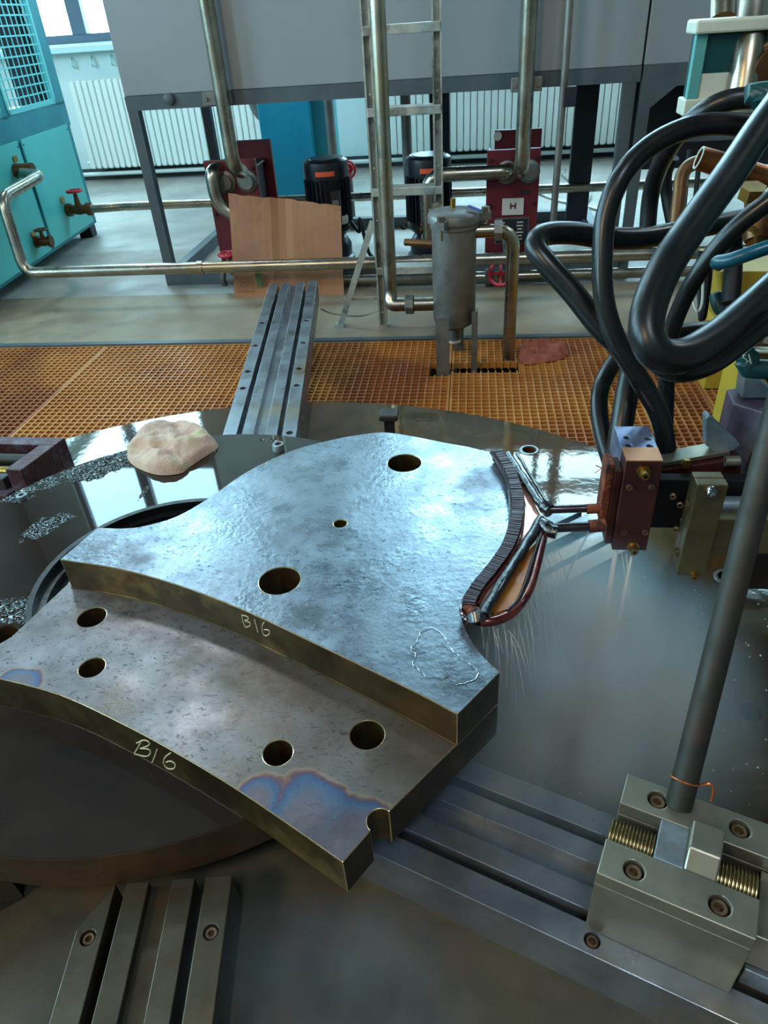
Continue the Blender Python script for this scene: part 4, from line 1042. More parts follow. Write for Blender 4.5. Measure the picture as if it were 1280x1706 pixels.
chalk('chalk_number', [[(236, 1234), (231, 1244), (224, 1255)], [(228, 1238), (240, 1233), (249, 1237), (247, 1242), (234, 1247)], [(234, 1247), (247, 1248), (251, 1254), (244, 1260), (225, 1256)],
                       [(262, 1248), (258, 1260), (253, 1273)], [(285, 1254), (275, 1262), (273, 1272), (280, 1280), (290, 1280), (292, 1273), (284, 1268), (277, 1270)]], lf, .0014)

# square-headed clamp bolt behind the plate
cb_ = P(652, 752, Z_B); zt_ = Z_B + .165
root = thing('clamp_bolt', 'short dark square-headed clamp bolt standing behind the stepped plate', 'bolt', (cb_.x, cb_.y, Z_B))
MB().box(cb_.x - .018, cb_.x + .018, cb_.y - .018, cb_.y + .018, Z_B, zt_ - .02).build('shank', 'dark_steel', root, bevel=.002)
MB().box(cb_.x - .034, cb_.x + .034, cb_.y - .034, cb_.y + .034, zt_ - .024, zt_).build('head', 'rod', root, bevel=.006)

# towel on the disc
tw = [P(*p, Z_D) for p in ((214, 750), (232, 728), (262, 712), (300, 706), (334, 716), (356, 734), (364, 746), (345, 760), (318, 778), (300, 790), (262, 792), (228, 780), (213, 765))]
cloth('folded_towel', tw, Z_D, .062, 'towel', 'folded pinkish beige towel lying on the wet disc', 1.7, lumps=5.2, nr=22)

# ------------------------------------------------------------------ clamp box with rods at the left edge
def left_clamp():
    a = math.radians(6); c = P(108, 729, .40); u = Vector((math.cos(a), math.sin(a), 0)); v = Vector((-u.y, u.x, 0))
    d2 = P(55, 768, .40) - c; d2.z = 0
    u = Vector((-1, .04, 0)).normalized(); v = d2.normalized(); W = d2.length
    fr = lambda U, V_, z: Vector((c.x, c.y, 0)) + u * U + v * V_ + Vector((0, 0, z))
    root = thing('clamp_box', 'dark red-brown steel clamp box with rods at the rear edge of the disc', 'clamp', fr(.4, W / 2, Z_B))
    b = MB(); b.obox(fr, 0, .8, 0, .055, Z_B, .40); b.obox(fr, 0.0, .06, .055, W + .06, Z_B, .40); b.build('box_wall', 'cover_red', root, bevel=.003)
    MB().obox(fr, .06, .8, .055, W + .10, Z_B, .315).build('box_floor', 'cover_red', root)
    MB().obox(fr, .085, .8, W + .02, W + .06, .315, .36).build('front_bar', 'vise_dark', root, bevel=.003)
    MB().cyl(fr(.09, .095, .36), fr(.8, .095, .36), .020, 14).build('dark_rod', 'rod', root)
    r = MB(); r.cyl(fr(.12, W - .015, .345), fr(.8, W - .015, .345), .018, 14); r.cyl(fr(.07, W - .015, .345), fr(.12, W - .015, .345), .009, 10); r.build('brass_rod', 'brass', root)
left_clamp()

# ------------------------------------------------------------------ vise block on the front right rail
def vise():
    fr = frame_at(-21.3)
    zt = .53
    root = thing('vise_block', 'steel vise block with threaded spindles bolted on the front right rail', 'vise', fr(.98, .02, Z_R))
    W = lambda q: [(fr(p[0], p[1], 0).x, fr(p[0], p[1], 0).y) for p in q]
    u0, u1 = .873, 1.091
    def jaw(v0, v1, bolts_, name, x0=u0, x1=u1):
        hl = [[(b_[0] + .0155 * math.cos(t * PI / 12), b_[1] + .0155 * math.sin(t * PI / 12)) for t in range(24)] for b_ in bolts_]
        o = MB().plate(W([(x0, v0), (x1, v0), (x1, v1), (x0, v1)]), [W(h) for h in hl], zt - .03, zt)
        o.obox(fr, x0, x1, v0, v1, Z_R, zt - .03)
        return o.build(name, 'vise_steel', root, bevel=.0018)
    jaw(-.073, -.012, [(.922, -.045), (1.041, -.045)], 'front_jaw')
    jaw(.057, .117, [(.933, .088), (1.055, .090)], 'rear_jaw', .879, 1.18)
    MB().obox(fr, u0, u1, -.012, .057, Z_R, .435).build('bed', 'vise_dark', root)
    MB().obox(fr, .944, .987, -.012, .057, .435, zt - .001).build('centre_block', 'plate_steel', root, bevel=.0015)
    # nut with chamfered top
    nb = MB(); zz = zt + .022; V = []
    for U in (.987, 1.033):
        V += [fr(U, -.012, .435), fr(U, -.012, zt - .002), fr(U, .014, zz), fr(U, .062, zz), fr(U, .062, .435)]
    nb.add(V, [(0, 1, 2, 3, 4), (9, 8, 7, 6, 5), (0, 5, 6, 1), (1, 6, 7, 2), (2, 7, 8, 3), (3, 8, 9, 4), (4, 9, 5, 0)])
    nb.build('spindle_nut', 'vise_steel', root, bevel=.003)
    for x0, x1 in ((.874, .944), (1.033, 1.091)):
        prof = []; n = int((x1 - x0) / .0052)
        for i in range(n):
            h = i * (x1 - x0) / n; w_ = (x1 - x0) / n
            prof += [(.026, h), (.0305, h + w_ * .3), (.0305, h + w_ * .6), (.026, h + w_ * .95)]
        c = fr(x0, .020, .487); ax = fr(1, 0, 0) - fr(0, 0, 0)
        MB().lathe([(0, 0)] + prof + [(0, x1 - x0)], c, 22, ax).build('threaded_spindle', 'thread', root, sharp=60)
    first = None
    for U, V_ in ((.922, -.045), (1.041, -.045), (.933, .088), (1.055, .090)):
        p = fr(U, V_, zt - .021)
        if first is None: first = bolt_mb(p, .0125, .016).build('socket_bolt', 'bolt', root); fp = p
        else: copy_obj(first, root, p - fp)
    MB().obox(fr, 1.094, 1.18, -.05, .055, Z_R + .06, .50).build('end_block', 'vise_steel', root, bevel=.002)
    MB().obox(fr, 1.10, 1.3, -.052, -.0, Z_R + .001, .405).build('guide_bar', 'plate_steel', root, bevel=.002)
vise()
# the long rod rising from the vise, with its wire tie
rb = P(1131, 1343, .53); rt = D(1262, 822, 1.10)
ext = rt + (rt - rb) * .55
rr = .0205
o = MB().tube([rb, rb + (ext - rb) * .5, ext], rr, 20).build('support_rod', 'rod', origin=rb)
tag(o, 'long dark steel rod rising from the vise out of the picture', 'rod')
dr = (ext - rb).normalized(); c = rb + dr * .045
wb = MB(); wb.torus(c, rr + .0018, .0016, (dr + Vector((0.05, 0.12, 0))).normalized(), 24, 6)
s_ = c + Vector((rr + .002, -.008, 0))
wb.tube(catmull([s_, s_ + Vector((.012, .0, .004)), s_ + Vector((.018, -.004, -.004)), s_ + Vector((.019, -.008, -.030))]), .0022, 6)
wb.tube([s_, s_ + Vector((.006, -.003, .012))], .0015, 5)
tag(wb.build('copper_wire_tie', 'wire', origin=c), 'thin copper wire twisted around the foot of the long rod', 'wire')

# ------------------------------------------------------------------ induction coil
ZC = .655
def ip(pts, z=ZC, sub=8): return catmull([P(a, b, z) for a, b in pts], sub)
coil = thing('induction_coil', 'curved copper induction coil with laminated core hugging the edge of the stepped plate', 'induction coil', P(850, 900, Z_T))
core = ip([(829, 757), (845, 781), (857, 810), (862, 845), (859, 880), (846, 916), (823, 950), (799, 980), (784, 1004), (781, 1016)], .650, 14)
cum = [0]
for i in range(1, len(core)): cum.append(cum[-1] + (core[i] - core[i - 1]).length)
def at_len(s):
    for i in range(1, len(core)):
        if cum[i] >= s:
            t = (s - cum[i - 1]) / (cum[i] - cum[i - 1] + 1e-9); return core[i - 1].lerp(core[i], t), (core[i] - core[i - 1]).normalized()
    return core[-1], (core[-1] - core[-2]).normalized()
lb = MB(); s = 0; k = 0; rnd = random.Random(5)
while s < cum[-1]:
    p, t = at_len(s); sd = Vector((-t.y, t.x, 0)).normalized(); h = .015 + rnd.uniform(-.0012, .0012); hw = .0125 + rnd.uniform(-.0005, .0005)
    a = p - t * .0014; b_ = p + t * .0014
    lb.hexa([a - sd * hw + Vector((0, 0, -h)), b_ - sd * hw + Vector((0, 0, -h)), b_ + sd * hw + Vector((0, 0, -h)), a + sd * hw + Vector((0, 0, -h)),
             a - sd * hw + Vector((0, 0, h)), b_ - sd * hw + Vector((0, 0, h)), b_ + sd * hw + Vector((0, 0, h)), a + sd * hw + Vector((0, 0, h))])
    s += .0046
tag(lb.build('core_laminations', 'lamin', coil), kind='stuff')
MB().tube(ip([(819, 754), (837, 781), (848, 810), (852, 845), (849, 880), (836, 914), (812, 947), (788, 977), (772, 1003), (770, 1022), (779, 1032), (796, 1036)], .652), .0048, 10).build('inner_tube', 'darktube', coil)
MB().tube(ip([(838, 755), (854, 779), (868, 812), (872, 846), (869, 884), (856, 920), (833, 955), (809, 984), (796, 1008)], .652), .0042, 10).build('edge_tube', 'coiltube', coil)
MB().tube(ip([(800, 1036), (826, 1034), (852, 1022), (872, 1000), (886, 972), (896, 935), (904, 900), (909, 872)], .650), .0095, 14).build('return_tube', 'coiltube', coil)
MB().tube(ip([(846, 1019), (864, 1000), (876, 972), (888, 935), (899, 900), (905, 880)], .657), .0050, 10).build('outer_rim', 'darktube', coil)
MB().cyl(P(776, 1012, .648), P(796, 1024, .648), .014, 14).build('end_cap', 'copper_rust', coil)
def flat(pts, z0, z1): return MB().prism([(P(a, b, z1).x, P(a, b, z1).y) for a, b in pts][::-1], z0, z1)
flat([(846, 764), (870, 800), (903, 862), (880, 898), (862, 925), (840, 955), (818, 985), (800, 1008), (797, 1000), (822, 968), (845, 938), (862, 908), (874, 872), (877, 843), (868, 800)], .636, .646).build('web_plate', 'pinkplate', coil)
flat([(893, 905), (899, 915), (893, 945), (882, 975), (868, 998), (846, 1014), (822, 1022), (817, 1014), (838, 985), (860, 950), (880, 918)], .636, .648).build('amber_plate', 'amber', coil)
def barpx(a, b, z, w_, h, name, m, n=14, wob=.0015):
    A_, B_ = P(*a, z), P(*b, z); pts = [A_.lerp(B_, i / n) + Vector((rnd.uniform(-wob, wob), rnd.uniform(-wob, wob), rnd.uniform(-wob, wob))) for i in range(n + 1)]
    return MB().tube(pts, [w_ * (1 + rnd.uniform(-.08, .08)) for _ in pts], 12).build(name, m, coil)
barpx((846, 757), (906, 848), .658, .0098, .01, 'insulated_bar', 'insul')
barpx((902, 866), (805, 1026), .660, .0118, .01, 'insulated_bar', 'insul')
barpx((862, 756), (912, 838), .650, .0042, .01, 'upper_tube', 'insul')
barpx((906, 842), (918, 850), .665, .015, .01, 'tape_wrap', 'insul', 4, .003)
barpx((902, 874), (926, 886), .660, .0165, .01, 'tape_wrap', 'insul', 5, .003)
barpx((802, 1024), (796, 1034), .655, .0175, .01, 'tape_wrap', 'insul', 4, .003)
MB().tube([P(914, 849, .662), P(1004, 846, .668)], .0095, 14).build('lead_tube', 'darktube', coil)
MB().tube([P(918, 880, .650), P(1006, 876, .652)], .0105, 14).build('lead_tube', 'darktube', coil)
MB().tube([P(978, 848, .667), P(998, 847, .668)], .0115, 14).build('braze_collar', 'copper_rust', coil)
MB().tube([P(982, 877, .651), P(1008, 875, .652)], .0145, 14).build('braze_collar', 'copper_rust', coil)

# ------------------------------------------------------------------ copper terminal block
YB = 1.30
tl, tr_, br_, bl_ = Q(1039, 769, YB), Q(1101, 769, YB), Q(1082, 917, YB), Q(1024, 917, YB)
bx0, bx1 = (tl.x + bl_.x) / 2, (tr_.x + br_.x) / 2; bz0, bz1 = (br_.z + bl_.z) / 2, (tl.z + tr_.z) / 2
blk = thing('copper_terminal_block', 'dark red copper terminal block with brass fittings between the hoses', 'terminal block', ((bx0 + bx1) / 2, YB, bz0))
MB().box(bx0, bx1, YB, YB + .055, bz0, bz1).build('block_body', 'copper_red', blk, bevel=.002)
MB().box(bx0 + .001, bx1 - .001, YB + .001, YB + .055, bz1 - .0005, bz1 + .002).build('polished_top', 'copper_top', blk)
zp = Q(1060, 752, YB + .058).z
tp0 = P(1037, 750, zp); tp1 = P(1098, 750, zp); tp2 = P(1082, 710, zp); tp3 = P(1040, 710, zp)
pl = [(tp0.x, YB + .058), (tp1.x, YB + .058), (tp1.x, tp2.y), (tp0.x, tp2.y)]
hl = []
for px, py in ((1045, 729), (1080, 731), (1048, 742), (1083, 743)):
    q = P(px, py, zp); hl.append(circle(q.x, q.y, .0075, 16))
b = MB().plate(pl, hl, zp - .03, zp); b.prism(pl, bz0 + .06, zp - .03); b.build('drilled_plate', 'alu_blue', blk, bevel=.001)
for px, py in ((1080, 731), (1083, 743)):
    q = P(px, py, zp - .01); MB().lathe([(.0045, 0), (.0045, .006), (.002, .006), (.002, 0)], q, 10).build('hole_screw', 'chrome', blk)
for px, py, s_ in ((1072, 783, 1), (1054, 908, 1)):
    q = Q(px, py, YB); f = MB(); hexhead(f, q, .0145, .008, (0, -1, 0)); f.lathe([(.009, .008), (.009, .026), (.004, .027), (.004, .01)], q, 14, (0, -1, 0)); f.build('brass_fitting', 'brass', blk)
for px, py in ((1049, 811), (1086, 811), (1040, 886), (1075, 886)):
    q = Q(px, py, YB); b = MB(); b.lathe([(.0068, 0), (.0068, .005), (.0035, .005), (.003, .001), (0, .001)], q, 12, (0, -1, 0)); b.build('socket_screw', 'bolt', blk)
MB().box(bx0 - .016, bx0 - .001, YB + .010, YB + .07, bz0 + .01, bz1 - .03).build('side_plate', 'copper', blk, bevel=.002)
MB().box(bx0 - .034, bx0 - .016, YB + .02, YB + .07, bz0 + .065, bz1 - .02).build('brazed_plate', 'copper_rust', blk, bevel=.003)
lp = D(1000, 790, 1.83)
MB().cyl(Q(1012, 800, YB + .045), Q(1004, 876, YB + .05), .012, 14).build('connector_tube', 'copper_rust', blk)

# ------------------------------------------------------------------ steel clamp plate
YC = 1.27
root = thing('steel_clamp_plate', 'olive-brown steel clamp plate with a slit top between the copper block and the long rod', 'clamp', Q(1160, 955, YC))
a0_, a1_ = Q(1157, 808, YC), Q(1207, 808, YC); c0_, c1_ = Q(1130, 955, YC), Q(1178, 963, YC)
zt_ = a0_.z; zb_ = (c0_.z + c1_.z) / 2; x0_, x1_ = (a0_.x + c0_.x) / 2 + .002, (a1_.x + c1_.x) / 2 + .002
MB().box(x0_, x1_, YC, YC + .026, zb_, zt_).build('front_half', 'clamp_steel', root, bevel=.0018)
MB().box(x0_ + .001, x1_ - .001, YC + .0275, YC + .052, zb_ + .004, zt_).build('rear_half', 'clamp_steel', root, bevel=.0018)
w0 = Q(1195, 872, YC + .01); w1 = Q(1290, 930, YC + .01)
MB().box(x1_ - .004, x1_ + .13, YC + .006, YC + .04, Q(1200, 925, YC).z, Q(1200, 868, YC).z).build('side_wing', 'clamp_steel', root, bevel=.002)
q = Q(1184, 817, YC); b = MB(); b.lathe([(.0115, 0), (.0115, .014), (.0095, .017), (.006, .017), (.006, .006), (0, .006)], q, 18, (0, -1, 0)); b.build('chrome_bolt', 'chrome', root)
q = Q(1155, 955, YC); b = MB(); hexhead(b, q, .009, .006, (0, -1, 0)); b.lathe([(.0065, .006), (.0065, .018), (.003, .018), (.003, .008)], q, 12, (0, -1, 0)); b.build('brass_fitting', 'brass', root)
for py in (842, 920):
    q = Q(1139, py, YC + .026); MB().lathe([(.010, 0), (.010, .003), (.007, .003), (.007, -.004), (0, -.004)], (x0_ - .001, YC + .027, q.z), 14, (-1, 0, 0)).build('side_port', 'bolt', root)
for k, (px, py) in enumerate(((1122, 826), (1134, 840), (1140, 865), (1128, 880), (1132, 902))):
    q = Q(px, py, YC + .06); b = MB(); b.lathe([(.007, 0), (.007, .008), (.004, .009), (.003, .004)], q, 10, (-.4, -1, .2)); b.build('small_fitting', 'bolt', root)

# ------------------------------------------------------------------ dark head housing behind
YH = 1.50
root = thing('machine_housing', 'purple-grey steel machine housing with chamfered edge at the right border', 'machine', Q(1260, 960, YH))
h0 = Q(1232, 760, YH); zt_ = Q(1250, 664, YH + .05).z; zb_ = Q(1260, 965, YH - .06).z
X0 = Q(1233, 820, YH).x; X1 = 1.26
pr = [(X0, YH - .02), (X1, YH - .02), (X1, YH + .12), (X0 + .02, YH + .12), (X0 - .05, YH + .10), (X0 - .055, YH + .03)]
MB().prism(pr, zb_ + .09, zt_).build('housing', 'purple_steel', root, bevel=.004)
MB().box(X0 + .0, X1, YH - .10, YH - .02, zb_, zt_ - .14).build('lower_housing', 'dark_steel', root, bevel=.004)
def slab(pts, Y, th):
    q = [Q(x, y, Y) for x, y in pts]; n = len(q)
    return MB().add([(p.x, Y, p.z) for p in q] + [(p.x, Y + th, p.z) for p in q], [tuple(range(n)), tuple(range(n, 2 * n))[::-1]] + [((i + 1) % n, i, n + i, n + (i + 1) % n) for i in range(n)])
slab([(1176, 698), (1182, 693), (1234, 742), (1222, 752), (1190, 752), (1176, 742)], YH - .05, .03).build('silver_plate', 'plate_steel', root, bevel=.002)
q = Q(1180, 735, YH - .0); MB().lathe([(.011, 0), (.011, .012), (.006, .012), (.006, .004), (0, .004)], (X0 - .095, YH - .0, q.z), 12, (0, -1, 0)).build('bolt', 'bolt', root)
q = Q(1202, 655, YH + .2); b = MB(); b.add([Q(1175, 698, YH + .1), Q(1240, 672, YH + .2), Q(1290, 660, YH + .25), Q(1290, 590, YH + .3), Q(1246, 616, YH + .3), Q(1238, 640, YH + .26)], [(0, 1, 2, 3, 4, 5)]);
slab([(1236, 664), (1243, 612), (1300, 664)], YH + .04, .05).build('grey_bracket', 'plate_steel', root, bevel=.003)
MB().box(X0 - .01, X1, YH - .06, YH - .02, zt_ - .14, zt_ - .10).build('ledge', 'dark_steel', root, bevel=.002)
for zz in (.3, .6): MB().cyl((X0 + .10, YH - .104, zb_ + .28 * zz), (X0 + .16, YH - .104, zb_ + .28 * zz), .012, 10).build('rusty_fitting', 'copper_rust', root)
# copper bus arm from the housing to the block
A_, B_ = Q(1128, 770, YH - .04), Q(1216, 748, YH - .04)
arm = thing('bus_arm', 'flat steel-topped copper bus arm with a hexagon bolt behind the right hose', 'bus bar', A_.lerp(B_, .5))
MB().bar(A_ + Vector((-.05, 0, -.026)), B_ + Vector((.02, 0, -.026)), .07, .045).build('copper_bar', 'copper_red', arm, bevel=.002)
MB().bar(A_ + Vector((-.05, .004, .002)), B_ + Vector((-.005, .004, .002)), .05, .010).build('steel_strip', 'vise_steel', arm, bevel=.001)
b = MB(); hexhead(b, Q(1143, 771, YH - .078), .012, .008, (0, -1, 0)); b.build('hexagon_bolt', 'brass', arm)
q = Q(1208, 768, YH - .08); b = MB().lathe([(.012, -.03), (.012, .0), (.007, .0), (.007, -.01), (0, -.01)], q, 14, (-1, 0, 0)); b.build('socket_bolt', 'vise_steel', arm)
MB().box(bx1 + .002, X0 + .02, YB + .07, YB + .10, Q(1110, 880, YB + .07).z, Q(1110, 800, YB + .07).z).build('rear_carrier', 'rubber_d', arm, bevel=.003)
MB().cyl((x1_ + .02, YC + .07, Q(1200, 850, YC + .05).z), (x1_ + .14, YC + .07, Q(1200, 850, YC + .05).z), .020, 16).build('cross_shaft', 'plate_steel', arm)

# ------------------------------------------------------------------ hoses
def hose(name, pts, r, label, material='rubber', group='thick black hoses', n=18):
    q = [D(a, b, d) for a, b, d in pts]
    for end in (0, -1):                          # what leaves the picture on the right runs on into the machine body
        if pts[end][0] >= 1290:
            e0_ = q[end]; t_ = (e0_ - (q[1] if end == 0 else q[-2])).normalized(); e = e0_ + t_ * .16; w_ = Vector((1.27, min(max(e.y + .1, 1.42), 2.2), min(e.z, 1.95)))
            q = [w_, e.lerp(w_, .6), e] + q if end == 0 else q + [e, e.lerp(w_, .6), w_]
    p = catmull(q, 10)
    return tag(MB().tube(p, r, n).build(name, material), label, 'hose', group)
hose('rubber_hose', [(1030, 812, 1.72), (1027, 770, 1.70), (1034, 720, 1.69), (1044, 660, 1.69), (1052, 610, 1.70), (1030, 575, 1.72), (1000, 545, 1.72), (955, 488, 1.72), (912, 440, 1.72), (893, 412, 1.73), (905, 392, 1.75), (950, 388, 1.78), (1010, 396, 1.82), (1075, 396, 1.86), (1160, 380, 1.92), (1240, 365, 1.98)], .0275,
     'black rubber hose bending back sharply left of all the others')
hose('rubber_hose', [(1096, 850, 1.70), (1104, 800, 1.68), (1110, 748, 1.66), (1098, 690, 1.63), (1062, 625, 1.60), (1028, 568, 1.58), (1008, 505, 1.56), (1004, 435, 1.54), (1010, 360, 1.52), (1036, 294, 1.50), (1080, 246, 1.50), (1140, 215, 1.50), (1200, 206, 1.50), (1290, 214, 1.5)], .0225,
     'black rubber hose arching from the right side of the copper block up to the border')
hose('rubber_hose', [(1018, 770, 1.78), (1006, 730, 1.80), (999, 690, 1.82), (1001, 650, 1.84), (1017, 614, 1.86), (1042, 584, 1.88), (1085, 562, 1.90), (1140, 552, 1.92), (1200, 545, 1.95), (1290, 520, 2.0)], .0225,
     'black rubber hose curling low behind the copper block with a small round bend')
hose('rubber_hose', [(1300, 170, 1.20), (1262, 222, 1.18), (1215, 292, 1.15), (1160, 368, 1.12), (1112, 440, 1.09), (1084, 505, 1.07), (1078, 556, 1.06), (1098, 590, 1.06), (1140, 592, 1.07), (1190, 565, 1.09), (1240, 524, 1.11), (1300, 470, 1.13)], .0265,
     'thickest black rubber hose hanging in a wide loop nearest the viewer')
hose('rubber_hose', [(1075, 540, 1.22), (1082, 580, 1.22), (1104, 608, 1.22), (1140, 618, 1.22), (1190, 602, 1.23), (1240, 565, 1.24), (1300, 520, 1.26)], .0200,
     'black rubber hose following close under the thickest loop')
hose('rubber_hose', [(1108, 790, 1.86), (1108, 730, 1.86), (1110, 670, 1.84), (1112, 610, 1.80), (1120, 550, 1.74), (1148, 482, 1.66), (1190, 420, 1.60), (1235, 372, 1.55), (1300, 322, 1.5)], .0205,
     'black rubber hose dropping straight behind the loops onto the rear of the block')
hose('rubber_hose', [(1078, 400, 1.95), (1084, 330, 1.9), (1098, 280, 1.82), (1128, 228, 1.70), (1160, 196, 1.62), (1200, 172, 1.58), (1245, 163, 1.56), (1300, 164, 1.55)], .0225,
     'uppermost black rubber hose arching behind the pale green box')
hose('blue_hose', [(1200, 440, 1.45), (1196, 437, 1.44), (1215, 434, 1.42), (1245, 424, 1.40), (1300, 405, 1.38)], .0140, 'teal blue hose crossing in front of the yellow column', 'tealhose', None)
for k, (x, lab) in enumerate(((1128, 'left one of the thin black cables hanging beside the yellow column'),)):
    pass
hose('thin_cable', [(1124, 390, 2.6), (1112, 330, 2.6), (1110, 290, 2.55), (1122, 262, 2.5)], .022, 'dark corrugated cable rising behind the arched hose', 'rubber_d', 'thin cables at the machine head', 10)
hose('thin_cable', [(1078, 388, 2.6), (1082, 320, 2.6), (1096, 290, 2.6)], .018, 'slim dark cable standing left of the corrugated one', 'rubber_d', 'thin cables at the machine head', 10)
hose('thin_cable', [(1166, 420, 2.2), (1168, 470, 2.2), (1170, 530, 2.2), (1178, 480, 2.15), (1184, 420, 2.1)], .012, 'black cable hanging in a narrow loop left of the yellow column', 'rubber_d', 'thin cables at the machine head', 8)
hose('thin_cable', [(1160, 440, 2.1), (1153, 485, 2.1), (1161, 518, 2.1), (1170, 505, 2.1), (1172, 450, 2.1)], .004, 'thin cream wire hanging in a narrow loop left of the yellow column', 'cream', 'thin cables at the machine head', 6)
hose('vertical_tube', [(1221, 380, 1.62), (1222, 440, 1.62), (1218, 505, 1.62)], .020, 'dark vertical tube in front of the yellow column', 'rubber_d', None, 14)
for k, (x, lab) in enumerate(((1145, 'thin black upright rod behind the loops, nearer the arched hose'), (1163, 'thin black upright rod behind the loops, nearer the copper pipe end'))):
    a, b_ = D(x + 4, 250, 2.9), D(x - 8, 375, 2.9); tag(MB().cyl(a, b_, .010, 8).build('cable_rod', 'rubber_d'), lab, 'rod', 'thin rods behind the loops')
o = hose('curved_tube', [(1126, 385, 2.3), (1132, 330, 2.3), (1138, 290, 2.3), (1158, 272, 2.3), (1200, 268, 2.3)], .022, 'olive metal tube bending to the copper pipe end', 'brownpipe', None, 12)
# wire twisted round the left hose
c = D(1026, 776, 1.69); wb = MB(); wb.torus(c, .0255, .0014, (.1, .1, 1), 24, 5); wb.tube([c + Vector((-.02, -.016, 0)), c + Vector((-.036, -.02, .006)), c + Vector((-.05, -.018, .012))], .0013, 5); wb.tube([c + Vector((-.036, -.02, .006)), c + Vector((-.05, -.02, -.008))], .0013, 5)
tag(wb.build('copper_wire_tie', 'wire'), 'thin copper wire tied around the hose left of the copper block', 'wire')

# ------------------------------------------------------------------ right-hand machine: column, boxes, pipes
# yellow column
yb = P(1180, 652, 0); yc0 = P(1172, 648, 0)
root = thing('yellow_column', 'yellow painted steel machine column standing on the grating', 'column', (yc0.x + .2, yc0.y, 0))
MB().add([(yc0.x, yc0.y, 0), (yc0.x + .40, yc0.y, 0), (yc0.x + .40, yc0.y, .58), (yc0.x + .21, yc0.y, .58), (yc0.x + .13, yc0.y, .58), (yc0.x, yc0.y, .30),
          (yc0.x, yc0.y + .3, 0), (yc0.x + .40, yc0.y + .3, 0), (yc0.x + .40, yc0.y + .3, .58), (yc0.x + .21, yc0.y + .3, .58), (yc0.x + .13, yc0.y + .3, .58), (yc0.x, yc0.y + .3, .30)],
         [(0, 1, 2, 3, 4, 5), (11, 10, 9, 8, 7, 6), (0, 6, 7, 1), (1, 7, 8, 2), (2, 8, 9, 3), (3, 9, 10, 4), (4, 10, 11, 5), (5, 11, 6, 0)]).build('column_foot', 'yellow', root, bevel=.003)
p0, p1 = D(1196, 470, 2.35), D(1290, 640, 2.35)
q = [Q(1200, 452, 2.3), Q(1205, 535, 2.3), Q(1216, 562, 2.3), Q(1300, 665, 2.3), Q(1300, 452, 2.3)]
MB().add([(p.x, 2.3, p.z) for p in q] + [(p.x, 2.55, p.z) for p in q], [(0, 1, 2, 3, 4), (9, 8, 7, 6, 5)] + [(i, (i + 1) % 5 + 5 - 0, i + 5) for i in range(0)] + [((i + 1) % 5, i, i + 5, (i + 1) % 5 + 5) for i in range(5)]).build('column_body', 'yellow', root, bevel=.003)
x9 = Q(1300, 452, 2.3).x; zt9 = Q(1300, 452, 2.3).z
MB().box(x9 - .01, 1.24, 2.3, 2.55, 0, zt9).build('column_rear', 'yellow', root, bevel=.003)
tag(MB().box(1.25, 1.8, 1.3, 2.3, 0, 2.05).build('machine_tower', 'greenpaint', bevel=.01), 'dark green machine body beyond the right border that carries hoses and head', 'machine')
# pale green electrical box with a white lid
Yx = 2.0
g0, g1 = Q(1146, 165, Yx), Q(1232, 62, Yx)
root = thing('junction_box', 'green and cream painted box with a thick white lid at the upper right', 'box', (Q(1190, 165, Yx).x, Yx, Q(1190, 165, Yx).z))
MB().box(g0.x, g0.x + .26, Yx, Yx + .05, g0.z, Q(1150, 58, Yx).z).build('box_body', 'greenpaint', root, bevel=.003)
MB().box(g0.x - .004, g0.x + .022, Yx - .006, Yx + .015, g0.z - .0, Q(1150, 58, Yx).z).build('corner_strip', mat('paleteal', srgb(84, 150, 148), rough=.5), root, bevel=.002)
MB().box(g0.x - .012, g0.x + .27, Yx - .02, Yx + .07, Q(1150, 58, Yx).z, Q(1150, 34, Yx).z).build('lid', 'cream', root, bevel=.005)
MB().box(g0.x - .008, g0.x + .27, Yx - .012, Yx + .06, g0.z - .035, g0.z).build('lower_flange', 'cream', root, bevel=.003)
MB().prism([(g0.x + .02, Yx - .003), (g0.x + .2, Yx - .003), (g0.x + .2, Yx), (g0.x + .02, Yx)], g0.z, g0.z + .05).build('worn_patch', 'cream', root)
MB().box(g0.x + .24, 1.25, Yx + .005, Yx + .045, g0.z + .02, g0.z + .08).build('mounting_arm', 'darkframe', root)
for k in range(3): MB().torus((g0.x + .17, Yx - .012 - .004 * k, Q(1215, 118, Yx).z), .05 - .008 * k, .009, (0, 1, 0), 20, 8).build('flange_ring', 'brownpipe', root)
MB().cyl((g0.x + .17, Yx, Q(1215, 118, Yx).z), (g0.x + .17, Yx - .05, Q(1215, 118, Yx).z), .046, 20).build('pipe_boss', 'brownpipe', root)
def pth(name, pts, r, label, material='stainless', group=None, n=18, cat='pipe', fr=.0):
    pts = [D(*p) for p in pts]; pts = fillet(pts, fr) if fr else catmull(pts, 6)
    return tag(MB().tube(pts, r, n).build(name, material), label, cat, group)
pth('steel_pipe', [(1262, -40, 1.62), (1256, 20, 1.62), (1247, 90, 1.62), (1235, 168, 1.64)], .035, 'thick bare steel pipe slanting down at the upper right border', 'stainless')
pth('steel_pipe', [(1206, -30, 1.9), (1204, 34, 1.9)], .034, 'short steel pipe standing on the white lid of the green box', 'stainless')
pth('dark_pipe', [(1300, -20, 1.95), (1285, 80, 1.95), (1270, 200, 1.95)], .06, 'dark pipe behind the bare steel one at the border', 'darkframe')
